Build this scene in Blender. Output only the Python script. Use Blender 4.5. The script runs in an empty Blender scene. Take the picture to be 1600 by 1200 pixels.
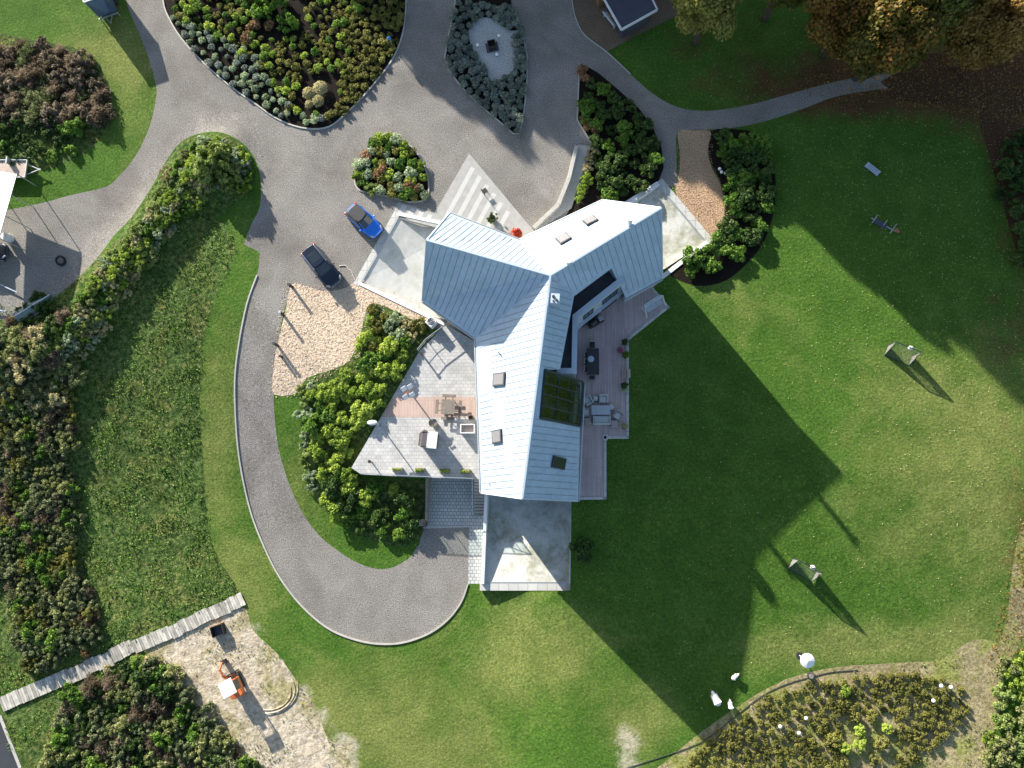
import bpy, math, random
import numpy as np
from mathutils import Vector, Matrix, noise
from mathutils.geometry import delaunay_2d_cdt, tessellate_polygon, intersect_line_plane
R = math.radians
random.seed(7); rs = np.random.RandomState(11)
sc = bpy.context.scene
COL = sc.collection
# ---------------------------------------------------------------- camera
F = 1200.0; NAD = (890.0, 790.0); H = 72.0
ncam = Vector(((NAD[0]-800)/F, -(NAD[1]-600)/F, -1)).normalized()
CQ = ncam.rotation_difference(Vector((0, 0, -1)))
CAM = Vector((0, 0, H))
cd = bpy.data.cameras.new('camera'); cam = bpy.data.objects.new('camera', cd); COL.objects.link(cam)
cam.location = CAM; cam.rotation_mode = 'QUATERNION'; cam.rotation_quaternion = CQ
cd.sensor_width = 36; cd.sensor_fit = 'HORIZONTAL'; cd.lens = 36*F/1600; cd.clip_start = 1; cd.clip_end = 3000
sc.camera = cam
# ---------------------------------------------------------------- light
SUN_EL = 18.0; SDIR = Vector((0.605, -0.797))      # direction the shadows fall on the ground
w = bpy.data.worlds.new('World'); sc.world = w; w.use_nodes = True
nt = w.node_tree; bg = nt.nodes['Background']; sk = nt.nodes.new('ShaderNodeTexSky')
sk.sky_type = 'NISHITA'; sk.sun_disc = False; sk.sun_elevation = R(SUN_EL)
sk.sun_rotation = math.atan2(-SDIR.x, -SDIR.y) % (2*math.pi)
nt.links.new(sk.outputs[0], bg.inputs[0]); bg.inputs[1].default_value = 0.085
sl = bpy.data.lights.new('sun', 'SUN'); sl.energy = 5.0; sl.angle = R(0.55); sl.color = (1, .93, .83)
so = bpy.data.objects.new('sun', sl); COL.objects.link(so)
ldir = Vector((SDIR.x*math.cos(R(SUN_EL)), SDIR.y*math.cos(R(SUN_EL)), -math.sin(R(SUN_EL))))
so.rotation_mode = 'QUATERNION'; so.rotation_quaternion = ldir.to_track_quat('-Z', 'Y'); so.location = (0, 0, 60)
sc.view_settings.view_transform = 'Standard'; sc.view_settings.look = 'None'
sc.view_settings.exposure = 1.42; sc.view_settings.gamma = 1
sc.render.engine = 'CYCLES'
# ---------------------------------------------------------------- pixel -> ground helpers (photo measured in 1600x1200)
def ray(px, py): return CQ @ Vector(((px-800)/F, -(py-600)/F, -1))
def P(px, py, z=0.0):
    d = ray(px, py); t = (z-H)/d.z
    return CAM + d*t
def sm(t): t = max(0., min(1., t)); return t*t*(3-2*t)
def px2xy(l): return [P(a, b).to_2d() for a, b in l]
BANK = px2xy([(345,240),(300,285),(240,350),(180,430),(110,520),(20,575)])
def seglist(l): return list(zip(l[:-1], l[1:]))
def dist_pl(p, pl):
    best = 1e9
    for a, b in seglist(pl):
        ab = b-a; t = max(0, min(1, (p-a).dot(ab)/ab.length_squared)); best = min(best, (p-(a+ab*t)).length)
    return best
X370 = P(370,700).x; X700 = P(700,760).x; X740 = P(740,900).x; X900 = P(900,900).x
Yp = lambda py: P(800, py).y
Y430, Y860, Y700, Y815, Y640, Y1000 = map(Yp, (430,850,700,818,700,1050))
def ht(x, y):
    k = max(0, min(1, (x-X370)/(X700-X370)))
    a = Y430+(Y700-Y430)*k; b = Y860+(Y815-Y860)*k
    zw = -2.0*sm((a-y)/(a-b))
    ze = -1.1*sm((Y640-y)/(Y640-Y1000))
    m = sm((x-X740)/(X900-X740))
    z = zw*(1-m)+ze*m
    d = dist_pl(Vector((x, y)), BANK)
    z += 1.1*math.exp(-(d/2.3)**2)
    return z
def G(px, py, dz=0.0):
    z = 0.
    for _ in range(5):
        p = P(px, py, z); z = ht(p.x, p.y)
    return P(px, py, z)+Vector((0, 0, dz))
def ang(x1, y1, x2, y2):
    a = P(x1, y1); b = P(x2, y2); return math.atan2(b.y-a.y, b.x-a.x)
def mpp(px, py): return (P(px+1, py)-P(px, py)).length
def inpoly(p, poly):
    x, y = p; c = False; n = len(poly); j = n-1
    for i in range(n):
        xi, yi = poly[i]; xj, yj = poly[j]
        if (yi > y) != (yj > y) and x < (xj-xi)*(y-yi)/(yj-yi)+xi: c = not c
        j = i
    return c
def smooth(pts, n=4, closed=True):
    out = []; N = len(pts); v = [Vector(p) for p in pts]
    rng = range(N) if closed else range(N-1)
    for i in rng:
        if closed: p0, p1, p2, p3 = v[i-1], v[i], v[(i+1) % N], v[(i+2) % N]
        else: p0, p1, p2, p3 = v[max(0,i-1)], v[i], v[i+1], v[min(N-1,i+2)]
        for k in range(n):
            t = k/n
            out.append(tuple(0.5*((2*p1)+(p2-p0)*t+(2*p0-5*p1+4*p2-p3)*t*t+(3*p1-p0-3*p2+p3)*t**3)))
    if not closed: out.append(tuple(v[-1]))
    return out
# ---------------------------------------------------------------- object helpers
def tag(o, label=None, cat=None, group=None, kind=None):
    if label: o['label'] = label
    if cat: o['category'] = cat
    if group: o['group'] = group
    if kind: o['kind'] = kind
    return o
def thing(name, loc, rz, label, cat, group=None):
    o = bpy.data.objects.new(name, None); COL.objects.link(o); o.location = loc; o.rotation_euler = (0, 0, rz)
    o.empty_display_size = .3
    return tag(o, label, cat, group)
class MB:
    def __init__(s): s.v = []; s.f = []; s.mi = []; s.cur = 0
    def add(s, vs, fs):
        o = len(s.v); s.v += [tuple(p) for p in vs]
        for f in fs: s.f.append([i+o for i in f]); s.mi.append(s.cur)
        return s
    def box(s, c, d, rz=0, M=None):
        x, y, z = d[0]/2, d[1]/2, d[2]/2
        m = M if M else Matrix.Rotation(rz, 3, 'Z')
        vs = [m @ Vector((a, b, e))+Vector(c) for a in (-x, x) for b in (-y, y) for e in (-z, z)]
        return s.add(vs, [(0,1,3,2),(4,6,7,5),(0,4,5,1),(2,3,7,6),(0,2,6,4),(1,5,7,3)])
    def bar(s, a, b, w, h, up=(0,0,1)):
        a = Vector(a); b = Vector(b); d = (b-a); L = d.length; d.normalize()
        sd = d.cross(Vector(up))
        if sd.length < 1e-4: sd = d.cross(Vector((1,0,0)))
        sd.normalize(); u = sd.cross(d)
        M = Matrix((d, sd, u)).transposed()
        return s.box((a+b)/2, (L, w, h), M=M)
    def prism(s, poly, z0, z1):
        n = len(poly); z0 = z0 if hasattr(z0, '__len__') else [z0]*n; z1 = z1 if hasattr(z1, '__len__') else [z1]*n
        vs = [(p[0], p[1], a) for p, a in zip(poly, z0)]+[(p[0], p[1], a) for p, a in zip(poly, z1)]
        tri = tessellate_polygon([[Vector((p[0], p[1], 0)) for p in poly]])
        fs = [tuple(i+n for i in t) for t in tri]+[tuple(reversed(t)) for t in tri]
        fs += [(i, (i+1) % n, (i+1) % n+n, i+n) for i in range(n)]
        return s.add(vs, fs)
    def cyl(s, c, r, h, n=12, r2=None):
        r2 = r if r2 is None else r2
        vs = [(c[0]+r*math.cos(6.2832*i/n), c[1]+r*math.sin(6.2832*i/n), c[2]) for i in range(n)]
        vs += [(c[0]+r2*math.cos(6.2832*i/n), c[1]+r2*math.sin(6.2832*i/n), c[2]+h) for i in range(n)]
        return s.add(vs, [(i, (i+1) % n, (i+1) % n+n, i+n) for i in range(n)]+[tuple(range(n, 2*n)), tuple(range(n-1, -1, -1))])
    def tube(s, pts, rad, n=6):
        pts = [Vector(p) for p in pts]; rad = rad if hasattr(rad, '__len__') else [rad]*len(pts)
        rings = []
        for i, p in enumerate(pts):
            d = (pts[min(i+1, len(pts)-1)]-pts[max(0, i-1)])
            d = d.normalized() if d.length > 1e-6 else Vector((0,0,1))
            a = d.cross(Vector((0,0,1)));
            if a.length < .05: a = d.cross(Vector((0,1,0)))
            a.normalize(); b = d.cross(a)
            rings.append([p+(a*math.cos(6.2832*k/n)+b*math.sin(6.2832*k/n))*rad[i] for k in range(n)])
        vs = [v for r_ in rings for v in r_]; fs = []
        for i in range(len(pts)-1):
            for k in range(n): fs.append((i*n+k, i*n+(k+1) % n, (i+1)*n+(k+1) % n, (i+1)*n+k))
        fs.append(tuple(range(n-1, -1, -1))); fs.append(tuple(range((len(pts)-1)*n, len(pts)*n)))
        return s.add(vs, fs)
    def ell(s, c, r, nu=10, nv=6, M=None):
        vs = []; fs = []; M = M or Matrix.Identity(3)
        for j in range(nv+1):
            t = math.pi*j/nv
            for i in range(nu):
                u = 6.2832*i/nu
                vs.append(M @ Vector((r[0]*math.sin(t)*math.cos(u), r[1]*math.sin(t)*math.sin(u), r[2]*math.cos(t)))+Vector(c))
        for j in range(nv):
            for i in range(nu): fs.append((j*nu+i, (j+1)*nu+i, (j+1)*nu+(i+1) % nu, j*nu+(i+1) % nu))
        return s.add(vs, fs)
    def mesh(s, name, mats, smooth_=False, bevel=0):
        me = bpy.data.meshes.new(name); me.from_pydata(s.v, [], s.f)
        for m in (mats if isinstance(mats, (list, tuple)) else [mats]): me.materials.append(m)
        me.polygons.foreach_set('material_index', s.mi)
        if smooth_: me.polygons.foreach_set('use_smooth', [True]*len(me.polygons))
        me.validate(); me.update(); return me
    def build(s, name, mats, parent=None, world=False, smooth_=False, bevel=0, sub=0):
        if world and parent:
            inv = (Matrix.Translation(parent.location) @ Matrix.Rotation(parent.rotation_euler.z, 4, 'Z')).inverted()
            s.v = [tuple(inv @ Vector(p)) for p in s.v]
        o = bpy.data.objects.new(name, s.mesh(name, mats, smooth_)); COL.objects.link(o)
        if parent: o.parent = parent
        if bevel:
            b = o.modifiers.new('b', 'BEVEL'); b.width = bevel; b.segments = 2; b.limit_method = 'ANGLE'
        if sub:
            q = o.modifiers.new('s', 'SUBSURF'); q.levels = sub; q.render_levels = sub
        return o
def copy_tree(o, parent=None):
    c = o.copy(); COL.objects.link(c)
    if parent: c.parent = parent
    for ch in list(o.children): copy_tree(ch, c)
    return c
# ---------------------------------------------------------------- materials
def newmat(name):
    m = bpy.data.materials.new(name); m.use_nodes = True; t = m.node_tree
    return m, t, t.nodes['Principled BSDF'], t.nodes.new, t.links.new
def ramp(t, fac, cols):
    n = t.nodes.new('ShaderNodeValToRGB'); e = n.color_ramp.elements
    for i, (p, c) in enumerate(cols):
        q = e[i] if i < 2 else e.new(p)
        q.position = p; q.color = (*c, 1)
    t.links.new(fac, n.inputs[0]); return n.outputs[0]
def tnoise(t, scale, detail=4, rough=.6, dist=0, co=None):
    n = t.nodes.new('ShaderNodeTexNoise'); n.inputs['Scale'].default_value = scale; n.inputs['Detail'].default_value = detail
    n.inputs['Roughness'].default_value = rough; n.inputs['Distortion'].default_value = dist
    if co: t.links.new(co, n.inputs[0])
    return n.outputs[0]
def mixc(t, f, a, b, mode='MIX'):
    n = t.nodes.new('ShaderNodeMix'); n.data_type = 'RGBA'; n.blend_type = mode
    for s, v in ((n.inputs[0], f), (n.inputs[6], a), (n.inputs[7], b)):
        if hasattr(v, 'links'): t.links.new(v, s)
        elif hasattr(v, '__len__'): s.default_value = (*v, 1)
        else: s.default_value = v
    return n.outputs[2]
def bump(t, b, h, dist, strength=1.0):
    n = t.nodes.new('ShaderNodeBump'); n.inputs['Distance'].default_value = dist; n.inputs['Strength'].default_value = strength
    t.links.new(h, n.inputs['Height']); t.links.new(n.outputs[0], b.inputs['Normal'])
def coord(t): return t.nodes.new('ShaderNodeTexCoord').outputs['Object']
def mul(c, k): return tuple(min(1, x*k) for x in c)
def plain(name, c, rough=.6, metal=0, var=.15, scale=3, bmp=0, spec=None):
    m, t, b, N, L = newmat(name); co = coord(t)
    L(ramp(t, tnoise(t, scale, 5, .65, 0, co), [(.3, mul(c, 1-var)), (.7, mul(c, 1+var))]), b.inputs['Base Color'])
    b.inputs['Roughness'].default_value = rough; b.inputs['Metallic'].default_value = metal
    if bmp: bump(t, b, tnoise(t, scale*6, 4, .6, 0, co), bmp)
    return m
def ground(name, cols, s1, s2, k2=.5, dist=.03, patch=None, ps=.25, speck=None, bsc=None, lo=.3, hi=.7):
    """fine noise colour, modulated by broad patches; optional pale specks"""
    m, t, b, N, L = newmat(name); co = coord(t)
    c = ramp(t, tnoise(t, s1, 4, .7, 0, co), [(lo+(hi-lo)*i/(len(cols)-1), q) for i, q in enumerate(cols)])
    br = ramp(t, tnoise(t, s2, 5, .6, .4, co), [(.3, (1-k2,)*3), (.7, (1+0*k2,)*3)])
    c = mixc(t, 1.0, c, br, 'MULTIPLY')
    if patch: 
        f = ramp(t, tnoise(t, ps, 5, .65, .6, co), [(.48, (0,0,0)), (.6, (1,1,1))])
        c = mixc(t, f, c, mixc(t, 1.0, c, patch, 'MULTIPLY'))
    if speck:
        v = N('ShaderNodeTexVoronoi'); v.inputs['Scale'].default_value = speck[1]; L(co, v.inputs[0])
        f = ramp(t, v.outputs['Distance'], [(.0, (1,1,1)), (speck[2], (0,0,0))])
        c = mixc(t, f, c, speck[0])
    L(c, b.inputs['Base Color']); b.inputs['Roughness'].default_value = .95; b.inputs['Specular IOR Level'].default_value = .1
    bump(t, b, tnoise(t, bsc or s1, 5, .7, 0, co), dist)
    return m
M = {}
M['gravel'] = ground('gravel', [(.11,.1,.09),(.275,.258,.235),(.47,.445,.405)], 9.5, .22, .3, .05, patch=(.85,.84,.83), ps=.14, speck=((.5,.5,.46), 1.6, .035), lo=.3, hi=.68)
M['pebble'] = ground('pebbles', [(.25,.26,.25),(.5,.5,.48),(.7,.7,.68)], 9, .5, .1, .05, lo=.35, hi=.65)
M['bark'] = ground('bark_mulch', [(.07,.05,.035),(.19,.14,.1),(.3,.23,.17)], 9, .6, .25, .05)
M['chips'] = ground('wood_chips', [(.28,.16,.09),(.52,.35,.22),(.68,.5,.34)], 7, .4, .2, .1, lo=.34, hi=.66)
M['palechips'] = ground('pale_wood_chips', [(.4,.29,.19),(.62,.49,.36),(.72,.6,.47)], 5, .5, .18, .13, lo=.32, hi=.62, bsc=3.4)
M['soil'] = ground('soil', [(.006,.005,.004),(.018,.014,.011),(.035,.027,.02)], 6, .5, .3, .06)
M['drysoil'] = ground('dry_soil', [(.16,.14,.06),(.33,.28,.15),(.5,.42,.26)], 4, .4, .3, .08, patch=(.75,.95,.5), ps=.3)
M['sand'] = ground('sand', [(.28,.235,.16),(.5,.43,.33),(.66,.59,.48)], 2.2, .3, .15, .16, patch=(.66,.68,.46), ps=.16, bsc=1.3)
M['stripe'] = plain('pale_stripe_stone', (.5,.5,.48), .8, var=.06, scale=1.5)
M['asphalt'] = ground('asphalt', [(.04,.045,.055),(.07,.075,.085)], 12, .4, .1, .01)
M['litter'] = ground('leaf_litter', [(.03,.018,.012),(.08,.045,.025),(.2,.11,.05)], 6, .5, .3, .06)
M['meadow'] = ground('rough_grass', [(.018,.045,.01),(.075,.135,.03),(.24,.28,.1)], 2.4, .25, .45, .25, patch=(1.35,1.05,1.1), ps=.3, bsc=1.8)
def lawnmat():
    m, t, b, N, L = newmat('lawn_grass'); co = coord(t)
    fine = tnoise(t, 4.5, 7, .8, 0, co)
    green = ramp(t, fine, [(.3,(.026,.064,.011)),(.5,(.076,.158,.023)),(.7,(.165,.29,.045))])
    dry = ramp(t, fine, [(.3,(.075,.098,.025)),(.5,(.195,.23,.06)),(.7,(.36,.38,.13))])
    lit = ramp(t, fine, [(.3,(.04,.025,.012)),(.5,(.13,.07,.03)),(.72,(.3,.17,.07))])
    a = N('ShaderNodeAttribute'); a.attribute_name = 'dry'
    b2 = N('ShaderNodeAttribute'); b2.attribute_name = 'litter'
    pn = tnoise(t, .22, 8, .75, .6, co)
    def soft(at, lo, hi):
        q = N('ShaderNodeMath'); q.operation = 'ADD'; L(at.outputs['Fac'], q.inputs[0]); L(pn, q.inputs[1])
        return ramp(t, q.outputs[0], [(lo, (0,0,0)), (hi, (1,1,1))])
    c = mixc(t, soft(a, .62, .98), green, dry); c = mixc(t, soft(b2, .7, .97), c, lit)
    b3 = N('ShaderNodeAttribute'); b3.attribute_name = 'bare'; c = mixc(t, soft(b3, .8, 1.0), c, ramp(t, fine, [(.3,(.3,.25,.16)),(.5,(.52,.46,.34)),(.7,(.68,.62,.5))]))
    br = ramp(t, tnoise(t, .35, 6, .7, .5, co), [(.32, (.6,.7,.6)), (.66, (1.0,1.0,1.0))])
    c = mixc(t, 1.0, c, br, 'MULTIPLY')
    L(c, b.inputs['Base Color']); b.inputs['Roughness'].default_value = .95; b.inputs['Specular IOR Level'].default_value = .1
    bump(t, b, tnoise(t, 3.2, 7, .8, 0, co), .2); return m
M['lawn'] = lawnmat()
def brick(name, c1, c2, mortar, w_, h_, ms=.02, rot=0, rough=.8, off=.5, stain=.15, noisecol=None):
    m, t, b, N, L = newmat(name); co = coord(t)
    mp = N('ShaderNodeMapping'); mp.inputs['Rotation'].default_value = (0, 0, rot); L(co, mp.inputs[0])
    br = N('ShaderNodeTexBrick'); L(mp.outputs[0], br.inputs[0]); br.offset = off
    br.inputs['Color1'].default_value = (*c1, 1); br.inputs['Color2'].default_value = (*c2, 1); br.inputs['Mortar'].default_value = (*mortar, 1)
    br.inputs['Scale'].default_value = 1; br.inputs['Brick Width'].default_value = w_; br.inputs['Row Height'].default_value = h_
    br.inputs['Mortar Size'].default_value = ms; br.inputs['Bias'].default_value = 0
    c = mixc(t, 1.0, br.outputs[0], ramp(t, tnoise(t, .8, 6, .65, .4, co), [(.3, (1-stain,)*3), (.65, (1,1,1))]), 'MULTIPLY')
    L(c, b.inputs['Base Color']); b.inputs['Roughness'].default_value = rough
    iv = N('ShaderNodeMath'); iv.operation = 'SUBTRACT'; iv.inputs[0].default_value = 1; L(br.outputs['Fac'], iv.inputs[1])
    bump(t, b, iv.outputs[0], .01); return m
M['tile'] = brick('stone_tiles', (.47,.47,.455), (.56,.555,.54), (.36,.36,.35), .46, .34, .014, stain=.28)
M['paver'] = brick('square_pavers', (.42,.44,.43), (.52,.53,.52), (.2,.21,.2), .36, .32, .025)
M['edgepaver'] = brick('edge_pavers', (.5,.5,.47), (.56,.56,.52), (.3,.3,.28), .9, .9, .02, off=0)
M['deck'] = brick('deck_boards', (.5,.39,.375), (.62,.5,.48), (.32,.25,.24), 3.5, .145, .01, rot=R(90), stain=.15)
M['deck2'] = brick('deck_boards_pale', (.5,.37,.31), (.58,.44,.37), (.33,.23,.19), 3, .145, .012, rot=R(90))
M['plank'] = plain('grey_weathered_wood', (.46,.44,.38), .9, var=.3, scale=1.6, bmp=.01)
def concrete(name, c, green=.5, sc_=.45):
    m, t, b, N, L = newmat(name); co = coord(t)
    base = ramp(t, tnoise(t, 1.2, 8, .7, 0, co), [(.3, mul(c, .8)), (.7, c)])
    g = ramp(t, tnoise(t, sc_, 7, .75, .15, co), [(.44, (0,0,0)), (.62, (green,)*3)])
    c2 = mixc(t, g, base, (.2,.21,.13)); L(c2, b.inputs['Base Color']); b.inputs['Roughness'].default_value = .85
    bump(t, b, tnoise(t, 8, 4, .6, 0, co), .006); return m
M['conc'] = concrete('stained_concrete', (.62,.62,.58), .3)
M['conc2'] = concrete('mossy_concrete', (.62,.62,.58), .8, .35)
M['kerb'] = concrete('concrete_edging', (.5,.48,.44), .2)
M['white'] = plain('white_render', (.75,.75,.73), .6, var=.05)
M['whitemetal'] = plain('white_metal', (.72,.73,.74), .35, var=.04)
M['steel'] = plain('galvanised_steel', (.5,.52,.53), .4, .6, var=.1)
M['dark'] = plain('dark_plastic', (.03,.032,.036), .5, var=.2)
M['black'] = plain('black_wood', (.02,.018,.016), .7, var=.3)
M['wood'] = plain('brown_wood', (.2,.12,.065), .7, var=.3, scale=4)
M['greywood'] = plain('grey_brown_wood', (.2,.175,.145), .8, var=.25, scale=4)
M['trunk'] = plain('tree_bark', (.09,.065,.045), .95, var=.4, scale=5, bmp=.03)
M['orange'] = plain('orange_paint', (.62,.17,.05), .45, var=.12)
M['red'] = plain('red_paint', (.5,.04,.03), .4, var=.1)
M['rubber'] = plain('rubber', (.02,.02,.02), .8)
M['cushion'] = plain('pale_cushion', (.55,.57,.56), .9, var=.06)
M['wicker'] = plain('taupe_wicker', (.38,.33,.31), .8, var=.15, scale=20)
M['wall'] = plain('grey_cladding', (.45,.49,.53), .5, var=.06)
M['frame'] = plain('dark_window_frame', (.03,.045,.055), .35, .3)
M['flat'] = plain('dark_roof_membrane', (.05,.055,.065), .8, var=.25, scale=1.5)
M['cap'] = plain('pale_metal_coping', (.46,.54,.62), .5, .1, var=.03)
M['bluerope'] = plain('blue_paint', (.05,.25,.6), .5)
M['rope'] = plain('pale_cable', (.6,.56,.46), .7)
M['hose'] = plain('black_hose', (.03,.03,.03), .6)
M['fleece'] = plain('white_fleece', (.8,.79,.74), .95, var=.08, scale=9, bmp=.02)
M['brick'] = plain('red_brown_brick', (.3,.13,.075), .85, var=.25, scale=3)
M['slate'] = plain('dark_slate_sheet', (.055,.06,.085), .45, var=.15, scale=1)
M['navy'] = plain('navy_paint', (.06,.09,.16), .35, var=.08)
M['tarp'] = plain('white_canvas', (.8,.8,.8), .6, var=.04, scale=1)
M['net'] = plain('grey_net', (.2,.2,.18), .9, var=.2, scale=10)
M['glob'] = plain('white_globe', (.85,.85,.83), .3, var=.02)
M['ply'] = plain('plywood_bed', (.45,.36,.3), .8, var=.12, scale=2)
def roofmat():
    m, t, b, N, L = newmat('standing_seam_metal'); co = coord(t)
    mp = N('ShaderNodeMapping'); mp.inputs['Scale'].default_value = (1, 1, .15); L(co, mp.inputs[0])
    c = ramp(t, tnoise(t, .6, 5, .6, .2, co), [(.3, (.36,.47,.6)), (.7, (.43,.54,.67))])
    L(mixc(t, 1.0, c, ramp(t, tnoise(t, 2.5, 7, .75, .3, mp.outputs[0]), [(.35, (.84,.86,.86)), (.55, (1,1,1))]), 'MULTIPLY'), b.inputs['Base Color'])
    b.inputs['Roughness'].default_value = .5; b.inputs['Metallic'].default_value = .1; return m
M['roof'] = roofmat(); M['seam'] = plain('seam_edge', (.23,.255,.29), .6, 0, var=.05)
def glass(name, c=(.02,.03,.035), r=.05):
    m, t, b, N, L = newmat(name); b.inputs['Base Color'].default_value = (*c, 1)
    b.inputs['Roughness'].default_value = r; b.inputs['Specular IOR Level'].default_value = .8; return m
M['glass'] = glass('dark_glass'); M['skyl'] = plain('skylight_cover', (.17,.17,.18), .7, var=.05); M['skyf'] = plain('skylight_frame', (.05,.055,.06), .7)
def clearglass():
    m, t, b, N, L = newmat('clear_glass'); nt_ = t
    tr = N('ShaderNodeBsdfTransparent'); tr.inputs[0].default_value = (.75,.85,.85,1)
    gl = N('ShaderNodeBsdfGlossy'); gl.inputs['Roughness'].default_value = .03
    mx = N('ShaderNodeMixShader'); mx.inputs[0].default_value = .1
    L(tr.outputs[0], mx.inputs[1]); L(gl.outputs[0], mx.inputs[2]); L(mx.outputs[0], t.nodes['Material Output'].inputs[0]); return m
M['clear'] = clearglass()
def paint(name, c, rough=.25):
    m, t, b, N, L = newmat(name); b.inputs['Base Color'].default_value = (*c, 1); b.inputs['Roughness'].default_value = rough
    b.inputs['Metallic'].default_value = .3; b.inputs['Coat Weight'].default_value = .8; return m
M['bluecar'] = paint('blue_car_paint', (.02,.2,.8)); M['blackcar'] = paint('midnight_car_paint', (.012,.017,.035))
M['chrome'] = plain('chrome', (.75,.76,.78), .15, 1, var=.02)
M['lamp'] = glass('headlight_glass', (.35,.37,.4), .1); M['tail'] = glass('tail_light', (.45,.01,.01), .2)
def leaf(name, cols, trans=.38):
    m, t, b, N, L = newmat(name); co = coord(t)
    g = N('ShaderNodeNewGeometry'); oi = N('ShaderNodeObjectInfo')
    n1 = tnoise(t, 1.1, 3, .6, 0, co)
    a = N('ShaderNodeMath'); a.operation = 'MULTIPLY_ADD'; L(g.outputs['Random Per Island'], a.inputs[0]); a.inputs[1].default_value = .45; L(n1, a.inputs[2])
    a2 = N('ShaderNodeMath'); a2.operation = 'MULTIPLY_ADD'; L(oi.outputs['Random'], a2.inputs[0]); a2.inputs[1].default_value = .35; L(a.outputs[0], a2.inputs[2])
    c = ramp(t, a2.outputs[0], [(.45+.7*i/(len(cols)-1), q) for i, q in enumerate(cols)])
    L(c, b.inputs['Base Color']); b.inputs['Roughness'].default_value = .6; b.inputs['Specular IOR Level'].default_value = .25
    tl = N('ShaderNodeBsdfTranslucent'); L(c, tl.inputs[0]); mx = N('ShaderNodeMixShader'); mx.inputs[0].default_value = trans
    L(b.outputs[0], mx.inputs[1]); L(tl.outputs[0], mx.inputs[2]); L(mx.outputs[0], t.nodes['Material Output'].inputs[0]); return m
LF = dict(
    green=leaf('leaf_green', [(0.042,0.098,0.0168),(0.098,0.21,0.028),(0.224,0.364,0.056)]),
    thick=leaf('leaf_thicket', [(0.042,0.063,0.0252),(0.119,0.154,0.063),(0.28,0.308,0.154)]),
    straw=leaf('leaf_straw_green', [(.08,.105,.03),(.2,.24,.08),(.34,.36,.14)]),
    lime=leaf('leaf_lime', [(0.098,0.168,0.021),(0.238,0.364,0.042),(0.462,0.56,0.098)]),
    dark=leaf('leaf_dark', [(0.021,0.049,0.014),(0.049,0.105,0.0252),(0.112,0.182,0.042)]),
    silver=leaf('leaf_silver', [(0.126,0.182,0.105),(0.266,0.35,0.196),(0.504,0.588,0.364)]),
    bluegrey=leaf('leaf_bluegrey', [(0.098,0.133,0.112),(0.21,0.259,0.217),(0.364,0.42,0.35)]),
    olive=leaf('leaf_olive', [(.07,.08,.018),(.17,.18,.04),(.32,.31,.08)]),
    rust=leaf('leaf_rust', [(.09,.1,.03),(.27,.16,.07),(.42,.25,.14)]),
    tan=leaf('leaf_tan', [(.16,.15,.06),(.38,.34,.15),(.6,.55,.3)]),
    brown=leaf('leaf_brown', [(.06,.052,.035),(.15,.12,.08),(.3,.24,.17)]), oldb=leaf('leaf_old', [(0.056,0.049,0.028),(0.168,0.119,0.077),(0.35,0.252,0.168)]),
    autumn=leaf('leaf_autumn', [(0.06,0.07,0.015),(0.16,0.14,0.025),(0.4,0.2,0.05)]),
    orange=leaf('leaf_orange', [(.1,.08,.02),(.26,.16,.04),(.42,.27,.08)]),
    pale=leaf('leaf_pale', [(.1,.16,.03),(.22,.3,.07),(.36,.44,.14)]),
    redf=leaf('flower_red', [(0.25,0.02,0.01),(0.5,0.05,0.03),(0.6,0.1,0.05)]),
    pink=leaf('flower_pink', [(0.3,0.08,0.2),(0.45,0.15,0.3),(0.5,0.2,0.35)]))
# ---------------------------------------------------------------- foliage meshes
def quads(c, nrm, size, name, mats, elong=1.5, extra=None):
    """c (n,3) centres, nrm (n,3) rough normals; one quad leaf (own island) at each"""
    n = len(c); r = rs.normal(size=(n, 3)); a = np.cross(nrm, r); a /= np.linalg.norm(a, axis=1)[:, None]+1e-9
    b = np.cross(nrm, a); b /= np.linalg.norm(b, axis=1)[:, None]+1e-9
    s = (size*(0.6+0.8*rs.rand(n)))[:, None] if np.isscalar(size) else size[:, None]
    A = a*s*elong/2; B = b*s/2
    v = np.stack([c-A, c-B*1.0, c+A, c+B*1.0], 1).reshape(-1, 3)
    if extra: pass
    me = bpy.data.meshes.new(name); me.vertices.add(4*n); me.vertices.foreach_set('co', v.ravel())
    me.loops.add(4*n); me.loops.foreach_set('vertex_index', np.arange(4*n)); me.polygons.add(n)
    me.polygons.foreach_set('loop_start', np.arange(0, 4*n, 4)); me.polygons.foreach_set('loop_total', np.full(n, 4))
    me.materials.append(mats); me.update(calc_edges=True); return me
def blob(n, lobes, size, name, mat, spread=.5, low=0.0, elong=1.5):
    """lobes: list of (x,y,z,r)"""
    lb = np.array(lobes); wgt = lb[:, 3]**2; idx = rs.choice(len(lb), n, p=wgt/wgt.sum())
    d = rs.normal(size=(n, 3)); d /= np.linalg.norm(d, axis=1)[:, None]; d[:, 2] = np.abs(d[:, 2])*np.where(rs.rand(n) < .8, 1, -1)
    rad = lb[idx, 3]*(1-np.abs(rs.normal(size=n))*.16*spread*2+rs.normal(size=n)*.05)
    c = lb[idx, :3]+d*rad[:, None]; c[:, 2] = np.maximum(c[:, 2], low+.02)
    nr = d+rs.normal(size=(n, 3))*.65
    return quads(c, nr, size, name, mat, elong)
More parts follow.
